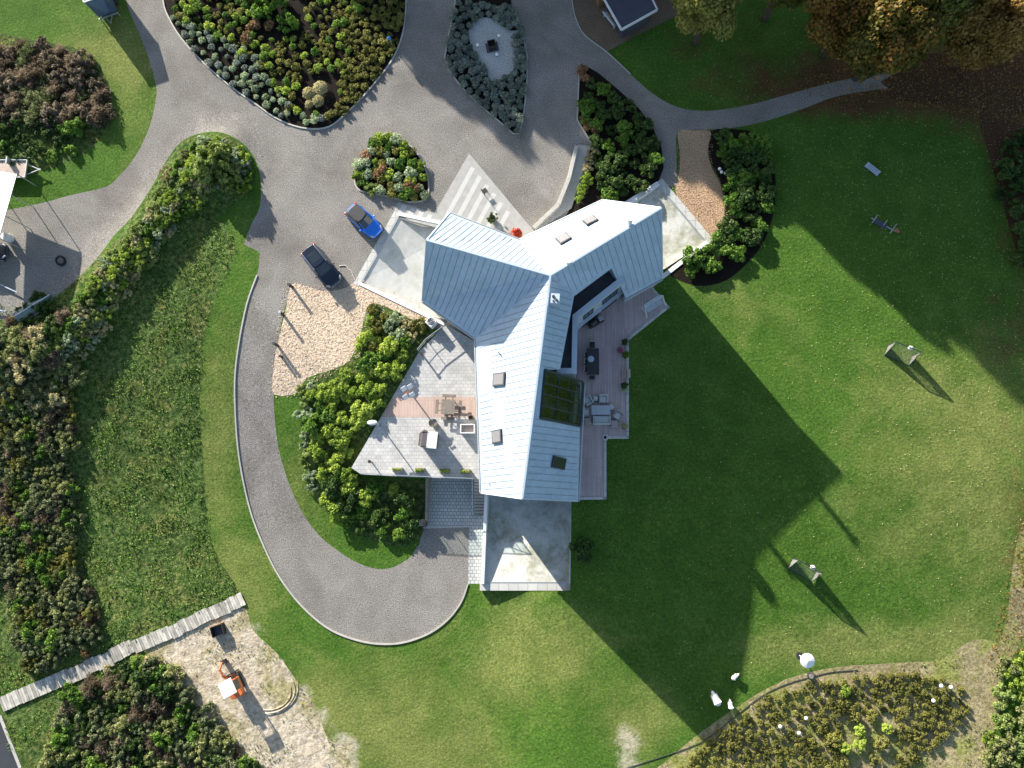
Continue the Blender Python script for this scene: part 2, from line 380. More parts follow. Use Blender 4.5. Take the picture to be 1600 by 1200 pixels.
def shrubmesh(kind, mat, seed):
    global rs
    rs = np.random.RandomState(seed); lob = []
    if kind == 'ball':      # unit radius 1
        for i in range(7):
            a = i*.9+rs.rand(); r = .5*rs.rand()**.5; lob.append((r*math.cos(a), r*math.sin(a), .45+.2*rs.rand(), .5))
        return blob(420, lob, .17, kind+'_mesh', mat)
    if kind == 'leafy':     # rhododendron-like lumps of whorls
        for i in range(16):
            a = rs.rand()*6.28; r = .8*rs.rand()**.5; lob.append((r*math.cos(a), r*math.sin(a), .75*(1-r*.55)+.1*rs.rand(), .22+.12*rs.rand()))
        return blob(1000, lob, .13, kind+'_mesh', mat, elong=1.7)
    if kind == 'wild':      # straggly
        for i in range(22):
            a = rs.rand()*6.28; r = .95*rs.rand()**.6; lob.append((r*math.cos(a), r*math.sin(a), (.7*rs.rand()+.2)*(1-r*.4), .14+.2*rs.rand()))
        return blob(1500, lob, .09, kind+'_mesh', mat, 1.3, elong=2.4)
    if kind == 'twig':      # dry, see-through
        n = 1500; d = rs.normal(size=(n, 3)); d /= np.linalg.norm(d, axis=1)[:, None]; d[:, 2] = abs(d[:, 2])
        rr = rs.rand(n)**.5; lump = 1+.25*np.sin(d[:, 0]*5+seed)*np.cos(d[:, 1]*6); c = d*(rr*lump)[:, None]; c[:, 2] *= .8
        return quads(c, np.cross(d, rs.normal(size=(n, 3))), .06, kind+'_mesh', mat, 4.5)
    if kind == 'tuft':      # grass fountain
        n = 500; a = rs.rand(n)*6.28; r = rs.rand(n)**.5*.9; c = np.stack([r*np.cos(a), r*np.sin(a), .75-.5*r*r+.1*rs.rand(n)], 1)
        nn = np.stack([np.cos(a)*r*.8, np.sin(a)*r*.8, np.ones(n)*.7], 1)+rs.normal(size=(n, 3))*.4
        return quads(c, nn, .07, kind+'_mesh', mat, 5)
SM = {}
def smesh(kind, lf, k):
    key = (kind, lf, k)
    if key not in SM: SM[key] = shrubmesh(kind, LF[lf], 100+len(SM)*13)
    return SM[key]
def shrub(name, px, py, r, kind, lf, label, cat, group=None, hz=1.0, z=None):
    me = smesh(kind, lf, random.randrange(3)); o = bpy.data.objects.new(name, me); COL.objects.link(o)
    p = G(px, py) if z is None else P(px, py, z); o.location = (p.x, p.y, p.z-.03)
    o.rotation_euler = (0, 0, random.random()*6.28); q = r*random.uniform(.9, 1.1); o.scale = (q, q*random.uniform(.9, 1.1), q*hz)
    return tag(o, label, cat, group)
def scatter(poly, sep, n=9999, avoid=(), tries=6000, edge=0):
    xs = [p[0] for p in poly]; ys = [p[1] for p in poly]; pts = []
    cell = {}
    for _ in range(tries):
        x = random.uniform(max(-60,min(xs)), min(1660,max(xs))); y = random.uniform(max(-50,min(ys)), min(1250,max(ys)))
        if not inpoly((x, y), poly): continue
        if any(inpoly((x, y), a) for a in avoid): continue
        if edge and any(not inpoly((x+dx, y+dy), poly) for dx, dy in ((edge,0),(-edge,0),(0,edge),(0,-edge))): continue
        k = (int(x//sep), int(y//sep)); ok = True
        for i in (-1, 0, 1):
            for j in (-1, 0, 1):
                for (a, b) in cell.get((k[0]+i, k[1]+j), ()):
                    if (a-x)**2+(b-y)**2 < sep*sep: ok = False
        if ok:
            pts.append((x, y)); cell.setdefault(k, []).append((x, y))
            if len(pts) >= n: break
    return pts
# ================================================================ TERRAIN (photo outlines laid on the ground)
drive = smooth([(195,-60),(197,0),(212,40),(232,90),(243,130),(244,152),(233,200),(211,245),(186,275),(165,292),(110,305),(62,318),(0,330),(-60,340)],3,False) + \
 smooth([(-60,480),(0,500),(60,480),(110,445),(150,405),(178,368),(205,340),(235,295),(262,248),(285,220),(318,207),(350,208),(382,226),(402,256),(408,290),(405,325),(392,352),(381,382)],3,False) + \
 smooth([(406,394),(402,430),(386,475),(373,540),(367,600),(370,680),(378,740),(392,800),(411,850),(436,900),(470,945),(510,980),(550,998),(590,1006),(630,1004),(670,990),(700,968),(721,940),(729,910)],3,False) + \
 [(732,912),(733,823),(661,825),(655,850)] + smooth([(640,872),(615,886),(590,889),(560,880),(530,862),(500,838),(475,805),(455,765),(440,720),(432,680),(427,615),(432,560),(440,500),(455,447)],3,False) + \
 [(480,480),(560,500),(640,520),(760,500),(900,430),(1028,289)] + smooth([(1058,292),(1057,240),(1060,206),(1100,203),(1150,199),(1200,188),(1260,168),(1310,150),(1400,137),(1500,133),(1570,143),(1660,170)],3,False) + \
 smooth([(1660,110),(1600,106),(1530,100),(1450,106),(1370,115),(1300,129),(1240,145),(1170,164),(1110,173),(1075,171),(1048,163),(1018,145),(985,116),(950,83),(917,58),(903,40),(895,10),(890,-60)],3,False)
bedA = smooth([(252,-60),(255,0),(264,28),(285,62),(320,100),(360,135),(400,163),(430,184),(460,197),(490,202),(515,198),(535,183),(560,159),(588,127),(610,98),(622,75),(631,45),(635,0),(636,-60)],3)
bedB = [(716,-60),(712,0),(706,30),(700,62),(695,90),(700,108),(720,135),(750,165),(780,190),(802,209),(812,209),(818,180),(823,140),(824,90),(815,45),(800,10),(790,-60)]
heart = smooth([(732,48),(742,33),(758,27),(774,31),(787,42),(800,48),(811,47),(812,55),(803,60),(806,78),(806,98),(800,111),(788,123),(772,128),(763,120),(755,104),(744,88),(735,68)],3)
bedC = smooth([(604,208),(625,217),(645,232),(660,252),(668,275),(670,296),(664,312),(640,316),(610,308),(575,301),(560,296),(554,281),(558,258),(570,240),(588,222)],3)
bedD = [(904,103),(908,100),(918,104),(935,114),(965,139),(1000,171),(1020,199),(1034,232),(1037,262),(1028,286),(1005,300),(980,318),(945,330),(880,345),(905,300),(925,226),(902,188)]
chipsE = smooth([(1060,205),(1085,204),(1110,205),(1108,222),(1106,240),(1112,262),(1124,285),(1131,310),(1131,335),(1122,358),(1108,373),(1088,350),(1068,325),(1056,300),(1058,285),(1062,262),(1062,235)],3)
bedF = smooth([(1110,205),(1150,202),(1182,208),(1200,228),(1210,262),(1212,305),(1205,348),(1190,384),(1165,414),(1135,438),(1100,447),(1070,442),(1045,427),(1050,405),(1107,376),(1125,360),(1133,335),(1132,308),(1125,283),(1113,260),(1107,238)],3)
chipsW = smooth([(455,446),(475,446),(505,455),(540,450),(560,441),(610,462),(676,497),(668,508),(640,497),(600,478),(576,476),(566,510),(556,545),(540,568),(510,580),(478,592),(465,614),(428,616),(427,580),(433,540),(445,490)],3)
bedH = smooth([(578,475),(620,481),(668,507),(668,540),(640,570),(600,640),(552,728),(575,752),(662,752),(664,822),(648,845),(630,855),(590,845),(555,835),(520,810),(492,775),(478,720),(470,660),(472,610),(500,585),(545,568),(560,540),(570,505)],3)
sandpit = smooth([(382,950),(395,985),(432,1020),(462,1062),(492,1104),(506,1140),(520,1160),(552,1160),(545,1185),(548,1260),(300,1260),(330,1180),(310,1110),(262,1050),(225,1012),(290,985),(335,968)],3)
meadow = smooth([(130,575),(190,480),(270,375),(330,340),(370,390),(330,480),(312,600),(318,720),(330,850),(375,935),(300,968),(150,1030),(60,1060),(-60,1060),(-60,600),(60,560)],3)
hedgeland = smooth([(262,250),(290,218),(330,208),(372,220),(395,260),(390,300),(330,345),(280,380),(200,490),(140,580),(60,640),(-60,660),(-60,480),(60,480),(150,405),(205,342),(240,290)],3)
moundTL = smooth([(-60,60),(60,65),(130,80),(165,120),(170,180),(150,225),(90,260),(20,270),(-60,260)],3)
rough2 = [(-60,1120),(5,1105),(230,1012),(262,1050),(310,1110),(340,1200),(340,1280),(30,1280),(0,1110)]
asph = [(-60,1050),(0,1118),(32,1200),(60,1280),(-60,1280)]
shedpatch = [(888,-60),(897,20),(905,45),(949,80),(990,58),(1040,33),(1100,0),(1130,-60)]
plantSE = smooth([(1040,1200),(1080,1172),(1110,1152),(1150,1118),(1195,1085),(1250,1065),(1300,1052),(1400,1046),(1460,1046),(1510,1068),(1520,1110),(1500,1150),(1480,1200),(1470,1270),(1000,1270)],3)
drySE = smooth([(1040,1190),(1190,1080),(1290,1045),(1400,1036),(1470,1030),(1520,1000),(1565,1010),(1570,1060),(1560,1120),(1540,1200),(1560,1270),(1000,1270)],3)
dryS = smooth([(962,1130),(985,1150),(1000,1180),(1005,1260),(940,1260),(950,1180)],3)
litterR = smooth([(1596,830),(1580,900),(1575,960),(1560,1010),(1545,1040),(1580,1030),(1600,990),(1640,930),(1640,820)],3)
litterT = smooth([(1260,60),(1300,100),(1270,130),(1330,118),(1450,103),(1570,100),(1660,108),(1660,300),(1580,230),(1560,170),(1400,140),(1300,160),(1500,150),(1660,180),(1660,-60),(1240,-60)],2)
path_lo = [(733,822),(757,800),(753,912),(731,912)]
leafstrip = smooth([(1560,150),(1600,200),(1660,240),(1660,500),(1600,420),(1570,330),(1545,240),(1530,180)],3)
# holes: house, ramps, terrace, lower court, east deck
terr = [(549,731),(602,640),(656,548),(697,507),(745,535),(760,748),(640,745),(564,741)]
hole1 = [(549.5,731),(602,640),(656,548),(697,507),(700,500),(672,494),(559,440),(617,338),(660,355),(712,352),(812,378),(940,328),(984,319),(1029,289),(1106,376),(1032,424),(1018,448),(1046,480),(981,531),(981,684),(946,684),(946,779),(893,781),(891,923),(753,923),(757,800),(733,822),(661,825),(665,744),(564,741)]
REG = [  # name, outline, material, label  (later wins)
 ('rough_grass', meadow, 'meadow'), ('rough_grass_bank', hedgeland, 'meadow'), ('rough_grass_mound', moundTL, 'meadow'),
 ('rough_grass_verge', rough2, 'meadow'), ('dry_ground', drySE, 'drysoil'), 
 ('sandpit', sandpit, 'sand'), ('bare_verge', litterR, 'drysoil'), ('leaf_litter_wood', leafstrip, 'litter'),
 ('planting_soil', plantSE, 'drysoil'), ('gravel_drive', drive, 'gravel'), ('bark_ground', shedpatch, 'bark'), ('leaf_covered_path', smooth([(1400,80),(1384,108),(1392,118),(1376,128),(1390,140),(1384,155),(1500,165),(1600,180),(1680,190),(1680,70),(1500,85)],3), 'litter'),
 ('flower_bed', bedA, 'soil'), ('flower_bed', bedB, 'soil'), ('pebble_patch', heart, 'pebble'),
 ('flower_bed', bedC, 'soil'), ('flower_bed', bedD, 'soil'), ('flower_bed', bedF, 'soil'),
 ('wood_chips', chipsE, 'chips'), ('flower_bed', bedH, 'meadow'), ('wood_chips', chipsW, 'palechips'),
 ('asphalt_road', asph, 'asphalt'), ('stone_path', path_lo, 'paver'), ('HOLE', hole1, None)]
def to_xy(poly): return [G(a, b).to_2d() for a, b in poly]
W_REG = [(n, to_xy(p), m) for n, p, m in REG]
def blobs(px, py, lst):
    return sum(a*math.exp(-(((px-x)**2)/(rx*rx)+((py-y)**2)/(ry*ry))) for x, y, rx, ry, a in lst)
DRY = [(860,1010,110,90,.5),(600,1110,110,110,.4),(760,1080,60,160,.2),(1450,1010,220,40,.45),(1500,650,170,150,.42),(1400,830,120,120,.15),(1250,1010,120,40,.3),(1010,1130,60,70,.5),
       (640,1190,200,60,.3),(1150,560,200,100,.1),(1540,880,90,160,.3),(1000,640,40,110,.12),(480,1120,60,80,.5),(330,900,60,60,.3),(60,90,200,30,.35),(190,70,80,60,.4),(200,180,60,90,.3),(340,650,55,220,.4),(400,930,60,90,.3),(385,330,30,80,.2),(480,800,60,120,.3),(1150,470,120,60,.2)]
LIT = [(1450,120,260,60,.6),(1620,200,110,200,.45),(1600,500,110,130,.2),(1610,850,50,200,.35),(1090,60,110,60,.25),(1300,150,200,40,.3),(1000,320,10,10,.1)]
BARE = [(982,1180,30,60,.5),(400,985,22,22,.5),(440,1030,20,20,.5),(478,1078,20,20,.5),(505,1120,22,22,.5),(545,1165,30,25,.55),(545,1210,25,35,.5),(560,1040,12,20,.1),(590,1240,60,30,.3),(1590,1040,30,30,.3),(430,405,8,8,.1)]
def build_terrain():
    vs = []; es = []
    def addpoly(pts):
        o = len(vs); vs.extend(pts); n = len(pts); es.extend((o+i, o+(i+1) % n) for i in range(n))
    for n, p, m in W_REG: addpoly(p)
    random.seed(3)
    x = -62
    while x < 62:
        y = -48
        while y < 50:
            vs.append(Vector((x+random.uniform(-.3,.3), y+random.uniform(-.3,.3)))); y += 1.15
        x += 1.15
    for a in range(-600, 601, 40):
        for b in range(-600, 601, 40):
            if abs(a) > 64 or abs(b) > 52: vs.append(Vector((a+.013*b, b)))
    V, E, Fc, *_ = delaunay_2d_cdt(vs, es, [], 0, 1e-4)
    groups = {}
    polys = [(n, [tuple(q) for q in p], m, (min(q.x for q in p), max(q.x for q in p), min(q.y for q in p), max(q.y for q in p))) for n, p, m in W_REG]
    for f in Fc:
        c = sum((V[i] for i in f), Vector((0, 0)))/len(f); hit = ('lawn', -1)
        for k in range(len(polys)-1, -1, -1):
            n, p, m, bb = polys[k]
            if bb[0] <= c.x <= bb[1] and bb[2] <= c.y <= bb[3] and inpoly(c, p): hit = (n, k); break
        if hit[0] != 'HOLE': groups.setdefault(hit, []).append(f)
    Z = [ht(v.x, v.y) for v in V]
    # back-projection of every vertex to read the painted variety of the real ground (dry / leaf strewn)
    Ri = CQ.inverted()
    def topx(v, z):
        d = Ri @ (Vector((v.x, v.y, z))-CAM); return 800+F*d.x/-d.z, 600-F*d.y/-d.z
    for (n, k), fs in groups.items():
        idx = {}; vv = []; ff = []
        for f in fs:
            t = []
            for i in f:
                if i not in idx: idx[i] = len(vv); vv.append((V[i].x, V[i].y, Z[i]))
                t.append(idx[i])
            ff.append(t)
        me = bpy.data.meshes.new(n); me.from_pydata(vv, [], ff)
        me.materials.append(M['lawn' if k < 0 else polys[k][2]])
        me.polygons.foreach_set('use_smooth', [True]*len(ff))
        if k < 0:
            a = me.attributes.new('dry', 'FLOAT', 'POINT'); b = me.attributes.new('litter', 'FLOAT', 'POINT'); b_ = me.attributes.new('bare', 'FLOAT', 'POINT')
            inv = {j: i for i, j in idx.items()}; A = []; B = []; C = []
            for j in range(len(vv)):
                v = V[inv[j]]
                if abs(v.x) < 70 and abs(v.y) < 60:
                    q = topx(v, Z[inv[j]]); A.append(blobs(*q, DRY)); B.append(blobs(*q, LIT)); C.append(blobs(*q, BARE))
                else: A.append(0.1); B.append(0); C.append(0)
            a.data.foreach_set('value', A); b.data.foreach_set('value', B); b_.data.foreach_set('value', C)
        me.update(); o = bpy.data.objects.new(n, me); COL.objects.link(o); tag(o, kind='structure')
build_terrain()
# ---------------------------------------------------------------- kerbs: thin concrete edging strips
def kerb(pts, label, w_=.14, h=.09, name='kerb_edging', mat='kerb'):
    mb = MB(); L_ = [G(a, b) for a, b in pts]
    for a, b in seglist(L_): mb.bar(a+Vector((0,0,h/2-.04)), b+Vector((0,0,h/2-.04)), w_, h+.08)
    return tag(mb.build(name, M[mat]), label, 'kerb', None, 'structure')
kerb(bedA+bedA[:1], 'edging round the top bed')
kerb([p for p in bedB if p[1] > -20], 'edging')
kerb(bedC+bedC[:1], 'edging')
kerb([(905,100),(902,188),(925,226)], 'edging')
kerb(smooth([(402,430),(386,475),(373,540),(367,600),(370,680),(378,740),(392,800),(411,850),(436,900),(470,945),(510,980),(550,998),(590,1006),(630,1004),(670,990),(700,968),(721,940),(731,912)],4,False), 'edging')
kerb(smooth([(890,-40),(895,10),(904,40),(917,58),(950,83),(985,116)],4,False), 'edging', .1, .05)
kerb([(0,1118),(32,1200)], 'edging', .3, .05)
kerb([(733,823),(661,825)], 'edging', .12, .02)
# ================================================================ RAMPS, TERRACES, DECK
def T3(px, py, z): return P(px, py, z)
def ramp_area(label, A, B, C, D, za, zd, strip, mat, wl=(1, 1), zt=None):
    """concrete ramp: A,B outer edge, C,D at the house; walls along A-D and B-C"""
    a, b = T3(*A, za), T3(*B, za); c, d = T3(*C, za).to_2d(), T3(*D, za).to_2d()
    c = Vector((*c, za-zd)); d = Vector((*d, za-zd))
    t = thing('concrete_ramp', (a+b+c+d)/4, 0, label, 'ramp')
    c_ = c+(c-b).normalized()*4*Vector((1,1,0)); d_ = d+(d-a).normalized()*4*Vector((1,1,0)); mb = MB(); mb.add([a, b, c, d, c_, d_], [(0,1,2,3), (3,2,4,5)]); mb.build('ramp_floor', M[mat], t, world=True)
    ends = 1
    for (p, q, on) in ((a, d, wl[0]), (b, c, wl[1])):
        if not on: continue
        p2, q2 = Vector(p), Vector(q); dr = (q2-p2).to_2d().normalized(); mid = (a+b+c+d).to_2d()/4
        nrm = Vector((-dr.y, dr.x)); q2 = q2+Vector((*dr, 0))*1.1
        if nrm.dot(mid-p2.to_2d()) > 0: nrm = -nrm
        w_ = on if on != 1 else .38; tp = (zt if zt is not None else za)+.08
        quad = [p2.to_2d(), q2.to_2d(), q2.to_2d()+nrm*w_, p2.to_2d()+nrm*w_]
        mw = MB(); mw.prism(quad, [za-.6, za-zd-.5, za-zd-.5, za-.6], tp); mw.build('retaining_wall', M['white'] if mat != 'conc' or w_ < .5 else M['kerb'], t, world=True, bevel=.01)
    ab = (b-a).to_2d().normalized(); nn = Vector((-ab.y, ab.x)); mid = (a+b+c+d).to_2d()/4
    if nn.dot(mid-a.to_2d()) > 0: nn = -nn
    s0 = a.to_2d(); s1 = b.to_2d(); s0e, s1e = s0-ab*.45, s1+ab*.45; ms = MB(); ms.prism([s0e-nn*.05, s1e-nn*.05, s1e+nn*strip, s0e+nn*strip], za-.5, za+.03); ms.build('paver_strip', M['edgepaver'], t, world=True)
    mg = MB(); mg.bar(Vector((*(s0-nn*.1), za+.0)), Vector((*(s1-nn*.1), za+.0)), .14, .06); mg.build('drain_channel', M['steel'], t, world=True)
    return t
ramp_area('pale concrete garage ramp beside the blue car', (563,441), (622,337), (712,356), (680,497), 0.0, 1.0, .55, 'conc', (.3, .34))
ramp_area('concrete ramp beside the wood chip path, partly under the pointed roof end', (1103,376), (1031,290), (960,335), (1020,440), 0.0, 1.5, .62, 'conc2', (.42, .5))
ZS = G(822, 918).z+.02
ramp_area('wide stained concrete ramp below the south gable with a railing', (889,912), (757,912), (762,785), (893,785), ZS, 1.35, .62, 'conc2', (.42, .3), zt=ZS+.25)
# west terrace slab + pale deck strip + lower court
def slab(name, px, z0, z1, mat, label, cat, parent=None, zt=None, kind='structure'):
    mb = MB(); poly = [T3(a, b, z1).to_2d() for a, b in px]; mb.prism(poly, z0, z1)
    o = mb.build(name, M[mat], parent)
    if not parent: tag(o, label, cat, kind=kind)
    return o
terrA = [(613.5,620),(656,548),(697,507),(748,537),(750,620)]
terrB = [(595,652),(613.5,620),(750,620),(752,652)]
terrC = [(549,731),(595,652),(752,652),(758,749),(640,745),(564,741)]
tt = thing('stone_terrace', T3(660,650,0), 0, 'pale stone terrace with a band of pinkish deck boards, raised above the lower court', 'terrace')
def wslab(name, px, z0, z1, mat, t):
    mb = MB(); mb.prism([T3(a, b, z1).to_2d() for a, b in px], z0, z1); return mb.build(name, M[mat], t, world=True)
wslab('stone_paving', terrA, -2.6, .02, 'tile', tt); wslab('stone_paving', terrC, -2.6, .02, 'tile', tt); wslab('deck_strip', terrB, -2.6, .026, 'deck2', tt)
ct = slab('lower_court', [(658,760),(660,825),(733,822),(757,800),(760,740),(660,735)], -2.4, -1.985, 'paver', None, None)
# glass balustrade
def rail(pts, h, z, label, cat='railing', posts=True, glassy=True, matn='steel'):
    L_ = [T3(a, b, z) for a, b in pts]; t = thing('glass_railing' if glassy else 'railing', L_[0], 0, label, cat)
    mb = MB(); mg = MB()
    for a, b in seglist(L_):
        up = Vector((0, 0, h)); mb.bar(a+up, b+up, .06, .05)
        n = max(1, round((b-a).length/1.6))
        for i in range(n+1):
            q = a.lerp(b, i/n); mb.bar(q, q+up*.98, .05, .05)
        if glassy: mg.add([a+Vector((0,0,.08)), b+Vector((0,0,.08)), b+up*.93, a+up*.93], [(0,1,2,3)])
    mb.build('handrail', M[matn], t, world=True)
    if glassy: mg.build('glass_panel', M['clear'], t, world=True)
    else:
        m2 = MB()
        for a, b in seglist(L_): m2.bar(a+Vector((0,0,h*.5)), b+Vector((0,0,h*.5)), .03, .03)
        m2.build('middle_rail', M[matn], t, world=True)
    return t
rail([(566,740),(640,744),(741,748)], 1.0, 0.03, 'glass railing along the south edge of the pale stone terrace')
rail([(655,549),(668,533),(699,510)], 1.0, 0.03, 'railing at the north corner of the stone terrace by the heat pump', glassy=False)
# stairs down to the court
st = thing('outdoor_stairs', T3(749,750,-1), 0, 'grey stone stairs between the terrace and the lower paved court', 'stairs')
mb = MB(); N_ = 11
for i in range(N_):
    z = -.02-2.0*(i+1)/(N_+1)+.0; y0 = 749+(803-749)*i/N_; y1 = 749+(803-749)*(i+1)/N_+1
    w0 = (741, 756.5); a = [T3(w0[0], y0, z).to_2d(), T3(w0[1], y0, z).to_2d(), T3(w0[1], y1, z).to_2d(), T3(w0[0], y1, z).to_2d()]
    mb.cur = 0; mb.prism(a, -2.3, z); mb.cur = 1; mb.prism([a[3]+(a[0]-a[3])*.3, a[2]+(a[1]-a[2])*.3, a[2], a[3]], z, z+.012)
mb.build('steps', [M['kerb'], M['greywood']], st, world=True, bevel=.012)
mb = MB(); a, b = T3(740,749,.0), T3(740,803,-2.0)
mb.bar(a+Vector((0,0,1)), b+Vector((0,0,1)), .05, .05)
for k in range(5): q = a.lerp(b, k/4); mb.bar(q, q+Vector((0,0,1)), .04, .04)
mb.build('handrail', M['steel'], st, world=True)
# wall left of the court
mb = MB(); mb.prism([T3(665,746,-.2).to_2d(), T3(668,746,-.2).to_2d(), T3(663.5,822,-.2).to_2d(), T3(660.5,822,-.2).to_2d()], -2.5, [-.2,-.2,-1.5,-1.5])
tag(mb.build('retaining_wall', M['greywood']), 'low grey wall between the big shrubs and the lower paved court', 'wall')
# east deck
dk = thing('wooden_deck', T3(940,600,.15), 0, 'pinkish brown deck with pale stone edge along the east side of the house', 'deck')
D1 = [(905,500),(975,460),(1015,448),(1043.5,480),(980.5,531),(980.5,684),(946,684),(946,778),(893,779),(893,600)]
wslab('deck_floor', D1, -1.2, .15, 'deck', dk)
mb = MB(); L_ = [T3(a, b, .1) for a, b in [(893,779),(945.5,778.5),(945.5,683.5),(980.5,683.5),(980.5,530.5),(1043.5,480),(1015,446)]]
for a, b in seglist(L_): d = (b-a).normalized()*.12; mb.bar(a-d+Vector((0,0,-.2)), b+d+Vector((0,0,-.2)), .24, .62)
mb.box(T3(945.5,683.5,-.1), (.5,.5,.6)); mb.build('stone_edge', M['edgepaver'], dk, world=True)
mb = MB(); mb.prism([T3(957,685,-.1).to_2d(), T3(963,685,-.1).to_2d(), T3(963,687.5,-.1).to_2d(), T3(957,687.5,-.1).to_2d()], -.6, -.1)
mb.build('step', M['kerb'], dk, world=True)
# entrance paving with stripes
def paving(px, z, mat): return
ep = [(733,240),(829,358),(818,366),(775,372),(700,352),(681,333)]
ent = thing('entrance_paving', T3(750,320,.03), 0, 'triangular striped pale stone paving in front of the entrance', 'paving')
mb = MB(); zg = .035
mb.prism([T3(a, b, zg).to_2d() for a, b in [(733,240),(835,362),(812,385),(700,360),(640,345),(616,328),(622,315),(679,333)]], -.3, zg); mb.build('paving_slab', plain('grey_paving', (.37,.365,.345), .85, var=.12, scale=1.5), ent, world=True)
S0 = Vector((733,252)); 
mb = MB(); wdir = Vector((-47, 87)).normalized()
for i in range(6):
    # pale stripes running parallel to the left edge, starting along the right hand edge
    st0 = Vector((735,254))+Vector((96,118)).normalized()*(i*17.5+3)+Vector((-.2,1)).normalized()*4; L1 = 125-i*14
    nx = Vector((87, 47)).normalized()*7.0
    q = [st0, st0+nx, st0+nx+wdir*L1, st0+wdir*L1]
    q = [p for p in q]
    # stop under the eave line
    def clip(p, d): 
        tmax = L1
        return p+d*tmax
    mb.add([T3(p.x, p.y, zg)+Vector((0,0,.004)) for p in q], [(0,3,2,1)])
mb.build('pale_stripe', M['stripe'], ent, world=True)
mb = MB()
for i in range(4):
    p0 = Vector((629+i*13.5, 320+i*4.6)); q = [p0, p0+Vector((7,2.4)), p0+Vector((7-7,2.4+12)), p0+Vector((-7,12))]
    mb.add([T3(p.x, p.y, zg)+Vector((0,0,.004)) for p in q], [(0,3,2,1)])
mb.build('pale_stripe', M['stripe'], ent, world=True)
# seat-height wall and long slab right of the entrance
mb = MB(); L_ = [T3(a, b, .25) for a, b in [(901,229),(889,280),(873,320),(834,357)]]
for a, b in seglist(L_): mb.bar(a+Vector((0,0,-.2)), b+Vector((0,0,-.2)), .38, .9)
tag(mb.build('garden_wall', M['kerb'], bevel=.02), 'low pale concrete wall bordering the gravel north of the house', 'wall')
mb = MB(); mb.prism([T3(a, b, .06).to_2d() for a, b in [(903,226),(924,228),(905,285),(893,325),(845,356),(836,358),(876,322),(891,281)]], -.3, .06)
tag(mb.build('concrete_walkway', M['kerb']), kind='structure')
# ================================================================ HOUSE
ZE, ZR, ZJ, ZF = 2.9, 8.95, 9.2, 5.0
pt = dict(J=P(860,430,ZJ), RW=P(667,375,ZR), RN=P(1033,325,ZR), RS=P(816,779,ZR-.95),
 NW=P(702,333,ZE), IN=P(812,375,ZE), NN=P(942,313,ZE), SE=P(1035,435,ZE), S2=P(978,466,ZE),
 SW=P(660,470,ZE), IS=P(743,529,ZE), WS=P(752,770,ZE), ES=P(903,783,ZE))
def plane(a, b, c):
    n = (b-a).cross(c-a).normalized(); return (a, n)
def onp(px, py, pl, off=0.0):
    d = ray(px, py); a, n = pl; n = n if n.z > 0 else -n
    t = (a+n*off-CAM).dot(n)/d.dot(n); return CAM+d*t
plE = plane(pt['J'], pt['RS'], pt['ES']); plSE = plane(pt['J'], pt['RN'], pt['SE'])
plWs = plane(pt['J'], pt['RW'], pt['SW']); plWn = plane(pt['J'], pt['RW'], pt['NW']); plNn = plane(pt['J'], pt['RN'], pt['NN']); plSW = plane(pt['J'], pt['RS'], pt['WS'])
VP = onp(897, 462, plE); DPt = onp(875, 577, plE); pt['DC'] = onp(955, 419, plSE); pt['D3'] = onp(972, 452, plSE)
G1, G2, G3, G4 = onp(851,578,plE), onp(911,597,plE), onp(906,666,plE), onp(844,653,plE)
house = thing('house', Vector((P(800,500).x, P(800,500).y, 0)), 0, 'large three winged house with pale blue grey standing seam metal roof', 'house')
ROOFS = [('W_n', [pt['RW'], pt['NW'], pt['IN'], pt['J']], (pt['NW'], pt['IN'])),
 ('N_n', [pt['J'], pt['IN'], pt['NN'], pt['RN']], (pt['IN'], pt['NN'])),
 ('N_s', [pt['RN'], pt['SE'], pt['S2'], pt['D3'], pt['DC'], VP, pt['J']], (pt['SE'], pt['S2'])),
 ('S_e', [pt['J'], VP, DPt, G1, G4, G3, pt['ES'], pt['RS']], (pt['ES'], G3)),
 ('S_w', [pt['RS'], pt['WS'], pt['IS'], pt['J']], (pt['WS'], pt['IS'])),
 ('W_s', [pt['J'], pt['IS'], pt['SW'], pt['RW']], (pt['IS'], pt['SW']))]
def tri_z(poly, tris, x, y):
    for t in tris:
        a, b, c = (poly[i] for i in t); d = (b.y-c.y)*(a.x-c.x)+(c.x-b.x)*(a.y-c.y)
        if abs(d) < 1e-9: continue
        u = ((b.y-c.y)*(x-c.x)+(c.x-b.x)*(y-c.y))/d; v = ((c.y-a.y)*(x-c.x)+(a.x-c.x)*(y-c.y))/d
        if u > -.01 and v > -.01 and u+v < 1.01: return a.z*u+b.z*v+c.z*(1-u-v)
    return None
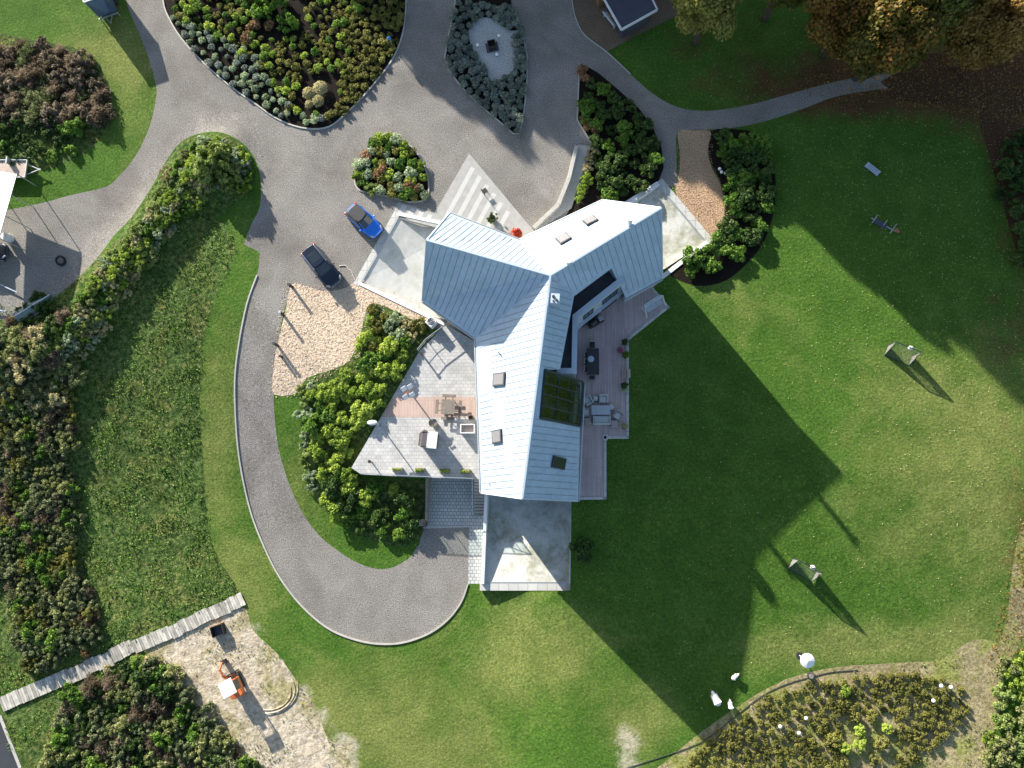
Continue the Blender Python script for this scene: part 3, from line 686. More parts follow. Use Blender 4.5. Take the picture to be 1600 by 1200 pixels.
for nm, poly, ev in ROOFS:
    mb = MB(); tris = tessellate_polygon([[Vector((p.x, p.y, 0)) for p in poly]])
    n = len(poly); lo = [p-Vector((0,0,.22)) for p in poly]
    def up(t): 
        a, b, c = (poly[i] for i in t); return t if (b-a).cross(c-a).z > 0 else tuple(reversed(t))
    mb.add(list(poly)+lo, [up(t) for t in tris]+[tuple(i+n for i in reversed(up(t))) for t in tris]+[(i, (i+1) % n, (i+1) % n+n, i+n) for i in range(n)])
    mb.cur = 1; e = (ev[1]-ev[0]).to_2d().normalized(); nrm = Vector((-e.y, e.x))
    ps = [p.to_2d() for p in poly]; o = ps[0]; us = [(p-o).dot(e) for p in ps]
    u = min(us)+.45
    while u < max(us)-.2:
        hits = []
        for i in range(n):
            a, b = ps[i], ps[(i+1) % n]; ua, ub = (a-o).dot(e), (b-o).dot(e)
            if (ua-u)*(ub-u) < 0: q = a.lerp(b, (u-ua)/(ub-ua)); hits.append(((q-o).dot(nrm), q))
        hits.sort(key=lambda h: h[0])
        for k in range(0, len(hits)-1, 2):
            q0, q1 = hits[k][1], hits[k+1][1]; d = (q1-q0)
            if d.length < .7: continue
            dn = d.normalized(); q0 = q0+dn*.12; q1 = q1-dn*.2; m_ = 4; pv = None
            for j in range(m_+1):
                q = q0.lerp(q1, j/m_); z = tri_z(poly, tris, q.x, q.y)
                if z is None: pv = None; continue
                c3 = Vector((q.x, q.y, z+.015))
                if pv is not None: mb.bar(pv, c3, .035, .035)
                pv = c3
        u += .56
    mb.build('roof', [M['roof'], M['seam']], house, world=True)
mb = MB()
for a, b in (('J','RW'), ('J','RN'), ('J','RS')): mb.bar(pt[a]+Vector((0,0,.04)), pt[b]+Vector((0,0,.04)), .17, .05)
for a, b in (('RW','SW'),('RW','NW'),('RN','NN'),('RN','SE'),('RS','WS'),('RS','ES')): mb.bar(pt[a]+Vector((0,0,.02)), pt[b]+Vector((0,0,.02)), .14, .1)
mb.build('ridge_cap', M['cap'], house, world=True)
for a, b, o in (('SW','IS',(-.5,-1)), ('NW','IN',(.3,1)), ('IN','NN',(-.4,1)), ('WS','IS',(-1,0)), ('SE','S2',(.4,-1))):
    off = Vector((*Vector(o).normalized()*.1, -.1)); mb = MB(); mb.tube([pt[a]+off, pt[b]+off], .08, 8); mb.build('gutter', M['steel'], house, world=True)
q = onp(912,600,plE); off = Vector((.1,0,-.1)); mb = MB(); mb.tube([pt['ES']+off, q+off], .08, 8); mb.build('gutter', M['steel'], house, world=True)
# walls: vertical skin inside the eaves line
VPZ = onp(912,600,plE)
per = [pt['RW'], pt['NW'], pt['IN'], pt['NN'], pt['RN'], pt['SE'], pt['S2'], pt['D3'], P(976,439,ZF+.2), P(903,497,ZF+.2), P(901,584,ZF+.2), VPZ, pt['ES'], pt['RS'], pt['WS'], pt['IS'], pt['SW']]
def inset(ps, d):
    n = len(ps); out = []; area = sum(ps[i].x*ps[(i+1) % n].y-ps[(i+1) % n].x*ps[i].y for i in range(n)); sg = 1 if area > 0 else -1
    for i in range(n):
        a, b, c = ps[i-1].to_2d(), ps[i].to_2d(), ps[(i+1) % n].to_2d(); d1 = (b-a).normalized(); d2 = (c-b).normalized()
        n1 = Vector((-d1.y, d1.x))*sg; n2 = Vector((-d2.y, d2.x))*sg; m_ = n1+n2
        m_ = m_/max(.35, m_.length_squared/2)/1.0 if m_.length > .01 else n1
        out.append(b+m_*d*.5*2/2 if False else b+(n1+n2).normalized()*d/max(.4, (n1+n2).normalized().dot(n1)))
    return out
ins = inset(per, .3); n = len(per); mb = MB()
for i in range(n):
    if i in (8, 9): continue
    a, b = ins[i], ins[(i+1) % n]; za = per[i].z-.32; zb = per[(i+1) % n].z-.32
    mb.add([(a.x, a.y, -4.2), (b.x, b.y, -4.2), (b.x, b.y, zb), (a.x, a.y, za)], [(0,1,2,3)])
mb.build('wall', M['wall'], house, world=True)
# flat roof dormer with pale coping
FR = [P(897,462,ZF), P(953,422,ZF), P(966,437,ZF), P(896,493,ZF), P(894,577,ZF), P(873,577,ZF)]
fr = []
mb = MB(); mb.prism([p.to_2d() for p in FR], ZF-.3, ZF); mb.build('flat_roof', M['flat'], house, world=True)
def strip(outer, inner, z0, z1):
    mb = MB(); k = len(outer)
    for i in range(k-1):
        q = [outer[i], outer[i+1], inner[i+1], inner[i]]; mb.prism([T3(a, b, z1).to_2d() for a, b in q], z0, z1)
    return mb
OUT = [(958,417),(976,439),(903,497),(901,584),(869,583.5)]; INN = [(952,422),(964,437),(894.5,492),(893,575),(871,575)]
strip(OUT, INN, ZF-.4, ZF+.4).build('parapet_coping', M['cap'], house, world=True)
dw = MB(); OW = [P(a, b, ZF+.4).to_2d() for a, b in OUT]; IW = [P(a, b, ZF+.4).to_2d() for a, b in INN]
for i in range(4):
    a, b = OW[i].lerp(IW[i], .12), OW[i+1].lerp(IW[i+1], .12)
    z0 = .0; dw.add([(a.x, a.y, z0), (b.x, b.y, z0), (b.x, b.y, ZF-.35), (a.x, a.y, ZF-.35)], [(0,1,2,3)])
dw.build('dormer_wall', M['wall'], house, world=True)
# canopy band + windows on the diagonal and straight dormer walls
A_, B_ = OW[1].lerp(IW[1], .1), OW[2].lerp(IW[2], .1); C_ = OW[3].lerp(IW[3], .1)
def wallwin(a, b, u0, u1, z0, z1, out, parent=house, off=.03):
    d = (b-a).normalized(); n_ = Vector((d.y, -d.x)) if out else Vector((-d.y, d.x)); L = (b-a).length
    p, q = a+d*u0*L+n_*off, a+d*u1*L+n_*off
    mf = MB(); fw = .08
    c = (p+q)/2; ag = math.atan2(d.y, d.x); W_ = (q-p).length
    mf.box((c.x, c.y, z0), (W_+fw, .1, fw), ag); mf.box((c.x, c.y, z1), (W_+fw, .1, fw), ag)
    for r_ in (p, q, c): mf.box((r_.x, r_.y, (z0+z1)/2), (fw, .1, z1-z0-fw), ag)
    f = mf.build('window', M['frame'], parent, world=True)
    mg = MB(); mg.box((c.x, c.y, (z0+z1)/2), (W_-fw, .03, z1-z0-fw), ag); g = mg.build('pane', M['glass'], None); 
    g.data.transform(Matrix.Translation(-parent.location)); g.parent = f
wa = (B_-A_); outw = Vector((wa.y, -wa.x)); side = outw.dot(Vector((1,-1))) > 0
for u0, u1, z0, z1 in ((.12,.26,2.9,4.4), (.28,.44,2.9,4.4), (.66,.86,2.9,4.4), (.1,.42,.25,2.3), (.5,.88,.25,2.3)): wallwin(A_, B_, u0, u1, z0, z1, side)
wb = (C_-B_); side2 = Vector((wb.y, -wb.x)).dot(Vector((1,0))) > 0
for u0, u1, z0, z1 in ((.1,.45,.25,2.3), (.55,.9,.25,2.3), (.2,.8,2.9,4.3)): wallwin(B_, C_, u0, u1, z0, z1, side2)
mb = MB(); nO = outw.normalized()*(1 if side else -1)*.35
mb.bar(Vector((*(A_+nO*.5), 2.55)), Vector((*(B_+nO*.5), 2.55)), .35, .1); mb.build('canopy', M['cap'], house, world=True)
# windows in the gables and long walls
for i, wins in ((0, [(.15,.45,.3,2.3)]), (16, [(.5,.9,.3,2.3),(.1,.4,.3,2.3)]), (3, [(.2,.75,.3,2.4)]), (4, [(.25,.8,.3,2.4)]), (12, [(.15,.85,-3.4,-1.2),(.3,.9,.3,2.4)]), (13, [(.15,.85,-3.4,-1.2),(.1,.6,.3,2.4)]), (14, [(.1,.25,.3,2.2),(.4,.6,.3,2.2),(.7,.85,.3,2.2)]), (11, [(.1,.5,.4,2.3),(.6,.9,.4,2.3)])):
    a, b = ins[i], ins[(i+1) % n]; d = b-a; cen = P(860,480).to_2d() if i in (0,16,3,4) else P(830,680).to_2d()
    sd = Vector((d.y, -d.x)).dot((a+b)/2-cen) > 0
    for u0, u1, z0, z1 in wins: wallwin(a, b, u0, u1, z0, z1, sd)
# glazed roof with bars, room below
def lerp4(u, v, z=0): return (G1.lerp(G2, u)).lerp(G4.lerp(G3, u), v)+Vector((0, 0, z))
mb = MB(); mb.add([lerp4(0,0,-.03), lerp4(1,0,-.03), lerp4(1,1,-.03), lerp4(0,1,-.03)], [(0,3,2,1)]); gr = mb.build('glass_roof', M['clear'], house, world=True)
mb = MB()
for a, b in (((0,0),(1,0)), ((1,0),(1,1)), ((1,1),(0,1)), ((0,1),(0,0))): mb.bar(lerp4(*a, .03), lerp4(*b, .03), .2, .14)
for v in (.27, .5, .75): mb.bar(lerp4(0,v,.03), lerp4(1,v,.03), .1, .1)
for u in (.36, .7): mb.bar(lerp4(u,0,.0), lerp4(u,1,.0), .08, .1)
fb = mb.build('roof_glazing_frame', M['frame'], house, world=True)
mb = MB(); qs = [P(847,575,.05), P(905,585,.05), P(902,690,.05), P(840,680,.05)]; mb.prism([q_.to_2d() for q_ in qs], -.2, .05)
mb.build('room_floor', M['plank'], house, world=True)
mb = MB(); mb.prism([P(a, b, 1.9).to_2d() for a, b in ((900,603),(905,604),(900,661),(895,660))], .1, 1.9); mb.build('inner_sill', M['white'], house, world=True)
# skylights
RTRI = {id(k): (poly, tessellate_polygon([[Vector((p.x, p.y, 0)) for p in poly]])) for k, poly in ((plNn, ROOFS[1][1]), (plSE, ROOFS[2][1]), (plE, ROOFS[3][1]), (plSW, ROOFS[4][1]))}
def onroof(px, py, pl):
    poly, tris = RTRI[id(pl)]; p = onp(px, py, pl)
    for _ in range(8):
        z = tri_z(poly, tris, p.x, p.y)
        if z is None: break
        p = P(px, py, z)
    def zz(x, y): v = tri_z(poly, tris, x, y); return p.z if v is None else v
    n_ = Vector((zz(p.x-.2, p.y)-zz(p.x+.2, p.y), zz(p.x, p.y-.2)-zz(p.x, p.y+.2), .4)).normalized()
    return p, n_
def skylight(px, py, pl, w_, l_, mat='skyl', fm='skyf', hh=.2):
    c, n_ = onroof(px, py, pl); c = c+n_*.09
    e = Vector((-n_.y, n_.x, 0)).normalized(); s_ = n_.cross(e); Mx = Matrix((e, s_, n_)).transposed()
    mf = MB(); mf.box(c, (w_, l_, hh), M=Mx); f = mf.build('skylight', M[fm], house, world=True)
    mg = MB(); mg.box(c+n_*(hh/2+.01), (w_*.82, l_*.85, .02), M=Mx); g = mg.build('pane', M[mat], None); g.data.transform(Matrix.Translation(-house.location)); g.parent = f
for a in ((923,346),(881,374)): skylight(*a, plNn, 1.15, 1.5)
for a in ((781,593),(778,682)): skylight(*a, plSW, 1.15, 1.5)
skylight(872, 723, plE, 1.0, 1.6, 'glass')
# vents, chimney box
def flue(px, py, pl, h, r_, top=True, m='whitemetal'):
    b = onroof(px, py, pl)[0]; mb = MB(); mb.cyl((b.x, b.y, b.z-.3), r_*.75, h+.3, 14)
    if top: mb.cyl((b.x, b.y, b.z+h), r_*1.25, .12, 14)
    mb.build('flue_pipe', M[m], house, world=True, bevel=.01)
flue(983,351,plNn,1.7,.3); flue(888,411,plNn,.95,.3); flue(779,551,plSW,.6,.07,False,'steel'); flue(764,755,plSW,.35,.05,False,'steel')
b = onp(868, 472, plE); mb = MB(); mb.box((b.x, b.y, b.z+.35), (.75,.85,1.7), R(-4)); ch = mb.build('chimney', M['cap'], house, world=True, bevel=.02)
for dx, dy, r_ in ((-.15,.15,.12),(.15,-.2,.1),(-.15,-.25,.08)): mb = MB(); mb.cyl((b.x+dx, b.y+dy, b.z+1.2), r_, .12); mb.build('chimney_pot', M['black'], house, world=True)
# ================================================================ SHED, SHELTERS, TRAILERS
def T(px, py, z=0): return G(px, py, z)
# shed top right (roof seen, brick wall beneath)
zr = 2.4; q = [P(a, b, zr) for a, b in ((938,-12),(971,46),(1027,15),(996,-50))]
sh = thing('garden_shed', P(985,10), 0, 'shed with dark flat roof and white fascia at the top edge', 'shed')
mb = MB(); mb.prism([p.to_2d() for p in q], zr-.12, zr-.02); mb.build('roof', M['slate'], sh, world=True)
mb = MB()
for a, b in zip(q, q[1:]+q[:1]): mb.bar(a+Vector((0,0,-.05)), b+Vector((0,0,-.05)), .16, .22)
mb.build('fascia', M['whitemetal'], sh, world=True)
c = sum((p.to_2d() for p in q), Vector((0,0)))/4; ii = [c+(p.to_2d()-c)*.8 for p in q]
mb = MB(); mb.prism(ii, -.1, zr-.13); mb.build('wall', M['slate'], sh, world=True)
a, b = ii[0].lerp(ii[1], .3), ii[0].lerp(ii[1], .5); mb = MB(); cc = (a+b)/2; aa = math.atan2((b-a).y, (b-a).x)
mb.box((cc.x, cc.y, 1.05), (.95, .12, 2.1), aa); d_ = mb.build('door', M['wood'], sh, world=True)
def bench(px, py, az, label, name='garden_bench', L=1.7, m='greywood', group=None, back=True, z=None):
    t = thing(name, T(px, py) if z is None else P(px, py, z), az, label, 'bench', group)
    MB().box((0,0,.43), (L,.42,.05)).build('seat', M[m], t, bevel=.01)
    if back: MB().box((0,.24,.72), (L,.05,.35)).build('backrest', M[m], t, bevel=.01)
    for s in (-1, 1): MB().box((s*(L/2-.12),0,.2), (.07,.38,.4)).build('leg', M[m], t)
    return t
bench(953, 34, ang(940,20,960,45)+math.pi, 'pale slatted bench along the side of the shed', L=1.9, m='cap')
mb = MB(); mb.box((0,0,.6), (1.4,.6,1.2), 0); lg = thing('log_store', T(936,0), ang(930,-20,940,10), 'brown log store standing beside the shed at the top edge', 'log store')
MB().box((0,0,.05), (1.5,.6,.08)).box((-.72,0,.6), (.06,.6,1.1)).box((.72,0,.6), (.06,.6,1.1)).box((0,0,1.18), (1.6,.75,.06)).build('frame', M['wood'], lg)
mb = MB()
for i in range(9):
    for j in range(6): mb.tube([(-.62+i*.155,-.28,.17+j*.16), (-.62+i*.155,.28,.17+j*.16)], .075, 7)
mb.build('log_pile', M['brick'], lg)
# horse box trailer, top left
az = ang(160,36,193,24); base = P(172,14,.0)
cv = thing('box_trailer', T(168,6), az, 'tall dark blue box trailer with pale roof rim at the top edge', 'trailer')
cv.location = P(174,28,0); Lh = 4.5; cv.scale = (1,1,1.3)
MB().box((0,Lh/2,1.42), (2.1,Lh,1.9)).build('body', M['navy'], cv, bevel=.05)
mb = MB().box((0,Lh/2,2.42), (2.1,Lh,.06)); mb.build('roof', M['greywood'], cv)
mb = MB()
for a, b in (((-1.06,0),(1.06,0)), ((1.06,0),(1.06,Lh)), ((1.06,Lh),(-1.06,Lh)), ((-1.06,Lh),(-1.06,0))): mb.bar((*a,2.43), (*b,2.43), .1, .1)
mb.build('roof_rim', M['whitemetal'], cv)
mb = MB(); mb.prism([(-.78,-.05),(.78,-.05),(.78,.0),(-.78,.0)], [2.3]*4, [2.31]*4)
mb.add([(-.9,-.03,2.3),(.9,-.03,2.3),(.35,-.03,.75),(-.1,-.03,.7)], [(0,3,2,1)]); mb.build('front_panel', plain('slate_blue_paint', (.09,.14,.23), .4), cv)
MB().box((0,-.15,.42), (2.2,.1,.1)).bar((-.4,-.1,.4), (0,-1.1,.4), .07, .07).bar((.4,-.1,.4), (0,-1.1,.4), .07, .07).build('drawbar', M['steel'], cv)
for s in (-1, 1):
    for yy in (1.3, 2.1):
        w_ = MB(); w_.tube([(s*1.06-.08,yy,.32), (s*1.06+.08,yy,.32)], .32, 14); w_.build('wheel', M['rubber'], cv)
    MB().cyl((s*1.0,-.15,.0), .06, .5, 8).build('jockey_wheel', M['steel'], cv)
# flat trailer, left edge
ft = thing('flatbed_trailer', T(20,268), ang(0,266,60,266), 'flatbed trailer with plywood bed and triangular drawbar at the left edge', 'trailer')
MB().box((0,0,.62), (4.0,1.85,.06)).build('bed', M['ply'], ft)
mb = MB()
for a, b in (((-2,-.95),(2,-.95)), ((2,-.95),(2,.95)), ((2,.95),(-2,.95)), ((-2,.95),(-2,-.95))): mb.bar((*a,.68), (*b,.68), .08, .18)
mb.build('side_rail', M['steel'], ft)
MB().box((.1,.75,.95), (.14,.7,.55)).build('headboard', M['steel'], ft)
MB().bar((2,-.55,.5), (3.3,0,.5), .08, .08).bar((2,.55,.5), (3.3,0,.5), .08, .08).box((3.35,0,.52), (.25,.12,.12)).build('drawbar', M['steel'], ft)
for s in (-1, 1):
    w_ = MB(); w_.tube([(-.4,s*.8-.1,.32), (-.4,s*.8+.1,.32)], .3, 14); w_.build('wheel', M['rubber'], ft)
# white shelter at left edge
zs = 3.2; q = [P(a, b, z_) for a, b, z_ in ((26,272,3.0),(-40,262,2.4),(-75,400,3.1),(-2,372,4.0))]
mq = thing('white_shelter', P(-20,330), 0, 'large white canvas shelter roof cut by the left edge of the yard', 'shelter')
mb = MB(); cz = (q[0]+q[1]+q[2]+q[3])/4; r1, r2 = q[0].lerp(q[1], .5)+Vector((0,0,.1)), q[3].lerp(q[2], .5)+Vector((0,0,.1))
mb.add([q[0], q[3], r2, r1, q[1], q[2]], [(0,3,2,1), (4,5,2,3), (0,4,3), (1,2,5)]); mb.build('canvas_roof', M['tarp'], mq, world=True)
mb = MB()
for p in q: mb.tube([Vector((p.x, p.y, 0)), p], .05, 6)
for k in (.33, .66): p = q[0].lerp(q[3], k); mb.tube([Vector((p.x, p.y, 0)), p], .05, 6)
mb.bar(q[0], q[3], .08, .08); mb.build('pole', M['steel'], mq, world=True)
# ground clutter in the yard
def barrel(px, py, r_, h, m, label, cat='barrel', name='water_barrel', lid='whitemetal'):
    t = thing(name, T(px, py), 0, label, cat); mb = MB()
    mb.cyl((0,0,0), r_*.85, h*.5, 16, r_); mb.cyl((0,0,h*.5), r_, h*.5, 16, r_*.85); mb.build('body', M[m], t, bevel=.01)
    MB().cyl((0,0,h), r_*.86, .05, 16).cyl((.1,.05,h+.05), .05, .06, 8).build('lid', M[lid], t, bevel=.01); return t
barrel(17, 374, .45, .95, 'whitemetal', 'white round barrel beside the white shelter at the left edge')
barrel(663, 817, .4, 1.0, 'dark', 'dark round bin at the corner of the lower paved court', 'bin', 'waste_bin', 'dark')
# rowing boat lying bottom-down by the hedge, left
bt = thing('upturned_boat', T(57,480,.1), ang(28,500,88,464), 'greenish grey upturned boat lying against the bushes at the yard edge', 'boat')
mb = MB(); secs = []
for i in range(9):
    u = i/8; w_ = .7*math.sin(math.pi*min(1, u*.62+.3))**.8 if u > .0 else .45; x = -2.1+4.2*u; w_ = max(.05, .7*(1-u**2.6)); h_ = .5+.1*u
    secs.append([(x, w_*math.cos(a), h_*math.sin(a)) for a in [math.pi*k/8 for k in range(9)]])
vs = [p for s_ in secs for p in s_]; fs = [(i*9+k, i*9+k+1, (i+1)*9+k+1, (i+1)*9+k) for i in range(8) for k in range(8)]+[tuple(range(9))]
mb.add(vs, fs); mb.build('hull', plain('green_grey_paint', (.2,.25,.23), .6, var=.2), bt, smooth_=True)
mb = MB(); mb.bar((-2.1,0,.54), (2.1,0,.62), .06, .08); mb.tube([(-2.1,.72,.03),(0,.7,.03),(1.5,.4,.03),(2.1,.05,.03)], .035); mb.tube([(-2.1,-.72,.03),(0,-.7,.03),(1.5,-.4,.03),(2.1,-.05,.03)], .035); mb.build('keel', M['whitemetal'], bt)
ty = MB()
nt_ = 24
for i in range(nt_):
    a0, a1 = 6.2832*i/nt_, 6.2832*(i+1)/nt_; ty.tube([(.42*math.cos(a0), .42*math.sin(a0), .13), (.42*math.cos(a1), .42*math.sin(a1), .13)], .12, 8)
ot = ty.build('old_tyre', M['rubber'], smooth_=True); ot.location = T(97,408,.15); ot.rotation_euler = (.3,.2,0); tag(ot, 'old dark tyre lying on the gravel heap by the hedge', 'tyre')
for i, (a, b) in enumerate(((( -20,435),(30,458)), ((-20,484),(12,487)))):
    mb = MB(); mb.bar(T(*a, .25), T(*b, .25), .1, .1); tag(mb.build('timber_pole', M['cap']), ['long pale pole lying across the dark yard at the left edge', 'short pale pole lying in the yard near the asphalt corner'][i], 'pole')
# ================================================================ CARS
def car(name, loc, az, L, Wd, Hh, mat, label, suv, roofm):
    t = thing(name, loc, az, label, 'car')
    # x forward. lower body loft
    st_ = [(-L/2, .70, .62, .5), (-L/2+.12, .86, .86, .38), (-L/2+.55, .97, .96, .3), (-L*.2, 1.0, .98, .26), (L*.1, 1.0, .97, .26), (L*.22, 1.0, .95, .26), (L/2-.75, .97, .86, .28), (L/2-.3, .88, .76, .32), (L/2-.08, .7, .62, .38), (L/2, .55, .5, .42)]
    hb = .98 if suv else .9
    mb = MB(); ring = []
    for x, wf, zf, zl in st_:
        w_ = Wd/2*wf; z = hb*zf+.05
        ring.append([(x, -w_*.9, zl), (x, -w_, (zl+z)/2), (x, -w_*.97, z-.1), (x, -w_*.82, z), (x, -w_*.4, z+.035), (x, 0, z+.045), (x, w_*.4, z+.035), (x, w_*.82, z), (x, w_*.97, z-.1), (x, w_, (zl+z)/2), (x, w_*.9, zl)])
    k = 11; vs = [p for r_ in ring for p in r_]
    fs = [(i*k+j, (i+1)*k+j, (i+1)*k+j+1, i*k+j+1) for i in range(len(ring)-1) for j in range(k-1)]+[(i*k+k-1, (i+1)*k+k-1, (i+1)*k, i*k) for i in range(len(ring)-1)]
    fs += [tuple(range(k)), tuple(reversed(range((len(ring)-1)*k, len(ring)*k)))]
    mb.add(vs, fs); body = mb.build('body', mat, t, smooth_=True, sub=1)
    # glasshouse
    b0, b1, r0, r1 = (-L/2+.18, L*.215, -L/2+(.5 if suv else .62), L*.045); zt = Hh
    W1, W2 = Wd/2*.88, Wd/2*.72
    def gl(bx0, bx1, rx0, rx1, w1, w2, z0, z1, nm, m_):
        mb = MB(); vs = []
        for (x0, x1, w_, z) in ((bx0, bx1, w1, z0), (rx0, rx1, w2, z1)):
            vs += [(x0, -w_*.88, z), (x0+.2, -w_, z), (x1-.35, -w_, z), (x1, -w_*.8, z), (x1+.08, 0, z), (x1, w_*.8, z), (x1-.35, w_, z), (x0+.2, w_, z), (x0, w_*.88, z), (x0-.04, 0, z)]
        mb.add(vs, [(i, (i+1) % 10, (i+1) % 10+10, i+10) for i in range(10)]+[tuple(range(10, 20)), tuple(reversed(range(10)))]); return mb.build(nm, m_, t, bevel=.03, smooth_=False)
    gl(b0, b1, r0, r1, W1, W2, hb-.08, zt-.05, 'windows', M['glass'])
    gl(r0-.05, r1+.05, r0+.03, r1-.12, W2+.02, W2-.05, zt-.07, zt, 'roof', roofm)
    for s in (-1, 1): mb = MB(); mb.bar((b1-.02, s*W1*.84, hb-.02), (r1-.0, s*W2*.86, zt-.06), .06, .05); mb.build('pillar', mat, t)
    if suv: MB().box((r1-.95, 0, zt+.004), (1.05, W2*1.25, .02)).build('sunroof', M['glass'], t, bevel=.01)
    if suv:
        for s in (-1, 1): mb = MB(); mb.tube([(r0, s*W2*.98, zt-.02), (r0+.15, s*W2*.98, zt+.06), (r1-.15, s*W2*.98, zt+.06), (r1+.05, s*W2*.98, zt-.02)], .03); mb.build('roof_rail', M['chrome'], t, smooth_=True)
        for s in (-1, 1): mb = MB(); mb.bar((b0+.2, s*(W1+.015), hb-.04), (b1-.3, s*(W1+.015), hb-.04), .03, .025); mb.build('window_trim', M['chrome'], t)
    for s in (-1, 1):
        MB().ell((L/2-.36, s*Wd*.35, hb*.74), (.26,.13,.07), 12, 6, Matrix.Rotation(-s*.5, 3, 'Z')).build('headlight', M['lamp'], t, smooth_=True)
        MB().ell((-L/2+.25, s*Wd*.385, hb*.93), (.2,.09,.07), 10, 6, Matrix.Rotation(s*.4, 3, 'Z')).build('tail_light', M['tail'], t, smooth_=True)
        MB().ell((b1-.32, s*(Wd/2+.07), hb+.03), (.09,.13,.08), 8, 5).build('mirror', mat if not suv else M['dark'], t, smooth_=True)
        for x in (-L*.3, L*.31):
            w_ = MB(); w_.tube([(x, s*(Wd/2-.22), .34), (x, s*(Wd/2-.005), .34)], .34, 18); wo = w_.build('wheel', M['rubber'], t)
            r_ = MB(); r_.tube([(x, s*(Wd/2-.01), .34), (x, s*(Wd/2+.005), .34)], .21, 12); ro = r_.build('rim', M['steel'], None); ro.parent = wo
    MB().box((L/2-.03, 0, hb*.52), (.05, Wd*.5, .16)).build('grille', M['chrome'] if suv else M['dark'], t, bevel=.01)
    MB().box((-L/2+.01, 0, .55), (.04,.5,.12)).build('number_plate', M['white'], t)
    return t
bc = car('parked_car', (P(568,344,.8).x, P(568,344,.8).y, 0), ang(545,325,591,366), 4.15, 1.84, 1.56, M['bluecar'], 'bright blue hatchback with black roof parked on the gravel by the garage ramp', False, M['dark'])
sc_ = car('parked_car', (P(502,415,.8).x, P(502,415,.8).y, 0), ang(480,388,524,443), 4.85, 2.04, 1.68, M['blackcar'], 'black estate car with silver roof rails parked at the edge of the pale chips', True, M['blackcar'])
car('parked_car', T(-12,398), ang(-30,400,8,396), 4.2, 1.8, 1.5, M['blackcar'], 'dark car only just showing at the left edge below the white barrel', False, M['dark'])
mb = MB(); mb.tube([T(a, b, .04) for a, b in smooth([(530,416),(540,415),(545,421),(549,424),(553,433),(555,437)],3,False)], .035, 5); tag(mb.build('charging_cable', M['rope'], smooth_=True), 'pale cable snaking from the black car to the ramp corner', 'cable')
# ================================================================ POSTS, LAMPS
for i, (a, b) in enumerate(((457,449),(443,492),(434,540),(441,558))):
    t = thing('bollard_light', T(a, b), 0, ['dark bollard at the north corner of the pale wood chips', 'dark bollard with pale cap midway along the drive edge of the chips', 'dark bollard at the west tip of the pale wood chips', 'smaller dark bollard just below the westmost chip bollard'][i], 'bollard', 'dark bollards along the pale wood chips')
    h = 1.05 if i < 3 else .6
    MB().box((0,0,h/2), (.2,.2,h)).build('post', M['black'], t, bevel=.01); MB().box((0,0,h+.03), (.26,.26,.06)).build('cap', M['dark' if i != 1 else 'steel'], t, bevel=.01)
def globe(px, py, label, group, r_=.16, h=.35):
    t = thing('globe_lamp', T(px, py), 0, label, 'lamp', group)
    MB().cyl((0,0,0), .03, h, 8).build('stem', M['dark'], t); MB().ell((0,0,h+r_*.8), (r_,r_,r_), 14, 9).build('globe', M['glob'], t, smooth_=True)
for a, b, l in ((780,60,'upper right white globe lamp on the pebble patch'), (747,74.5,'leftmost white globe lamp on the pebble patch'), (777,89,'lowest white globe lamp on the pebble patch')): globe(a, b, l, 'globe lamps round the black block')
for a, b, l in ((1123,267,'upper white globe lamp of the trio in the dark shrubs'), (1126,272,'middle white globe lamp of the trio in the dark shrubs'), (1132,274,'right hand white globe lamp of the trio in the dark shrubs')): globe(a, b, l, 'globe lamps in the dark bed')
for a, b, l in ((1465,1069,'white globe lamp, upper left of two near the top right of the planting'), (1480,1071,'white globe lamp nearest the right end of the planting'), (1453,1092,'white globe lamp below the pair in the right of the planting'),
        (1256,1119,'white globe lamp, top of the trio in the left of the planting'), (1216,1132,'white globe lamp, leftmost of the trio in the planting'), (1245,1142,'white globe lamp, lowest of the trio in the planting')): globe(a, b, l, 'globe lamps in the planting', .17, .55)
# black block sculpture on the pebbles
bs = thing('fire_pit', T(769,74), ang(758,70,776,66), 'black square fire pit on a dark base in the middle of the pebble patch', 'fire pit')
MB().box((0,0,.06), (1.25,1.05,.12)).build('base', M['slate'], bs, bevel=.02)
mb = MB()
for s in (-1, 1): mb.box((s*.36,0,.42), (.08,.8,.6)); mb.box((0,s*.36,.42), (.64,.08,.6))
mb.box((0,0,.2), (.62,.62,.1)); mb.build('bowl', M['black'], bs, bevel=.01)
mb = MB()
for i in range(5): mb.tube([(-.2+.1*i,-.2,.3), (.2-.08*i,.22,.42)], .05, 6)
mb.build('charred_logs', M['black'], bs)
# blue post sign at the top bed
t = thing('signpost', T(614,74), 0, 'slim post with small blue sign at the right edge of the top bed', 'sign')
MB().tube([(0,0,0),(-.0,.0,1.5)], .035, 6).build('post', M['steel'], t); MB().box((-.05,0,1.6), (.35,.12,.4), .4).build('sign_panel', M['bluerope'], t, bevel=.01)
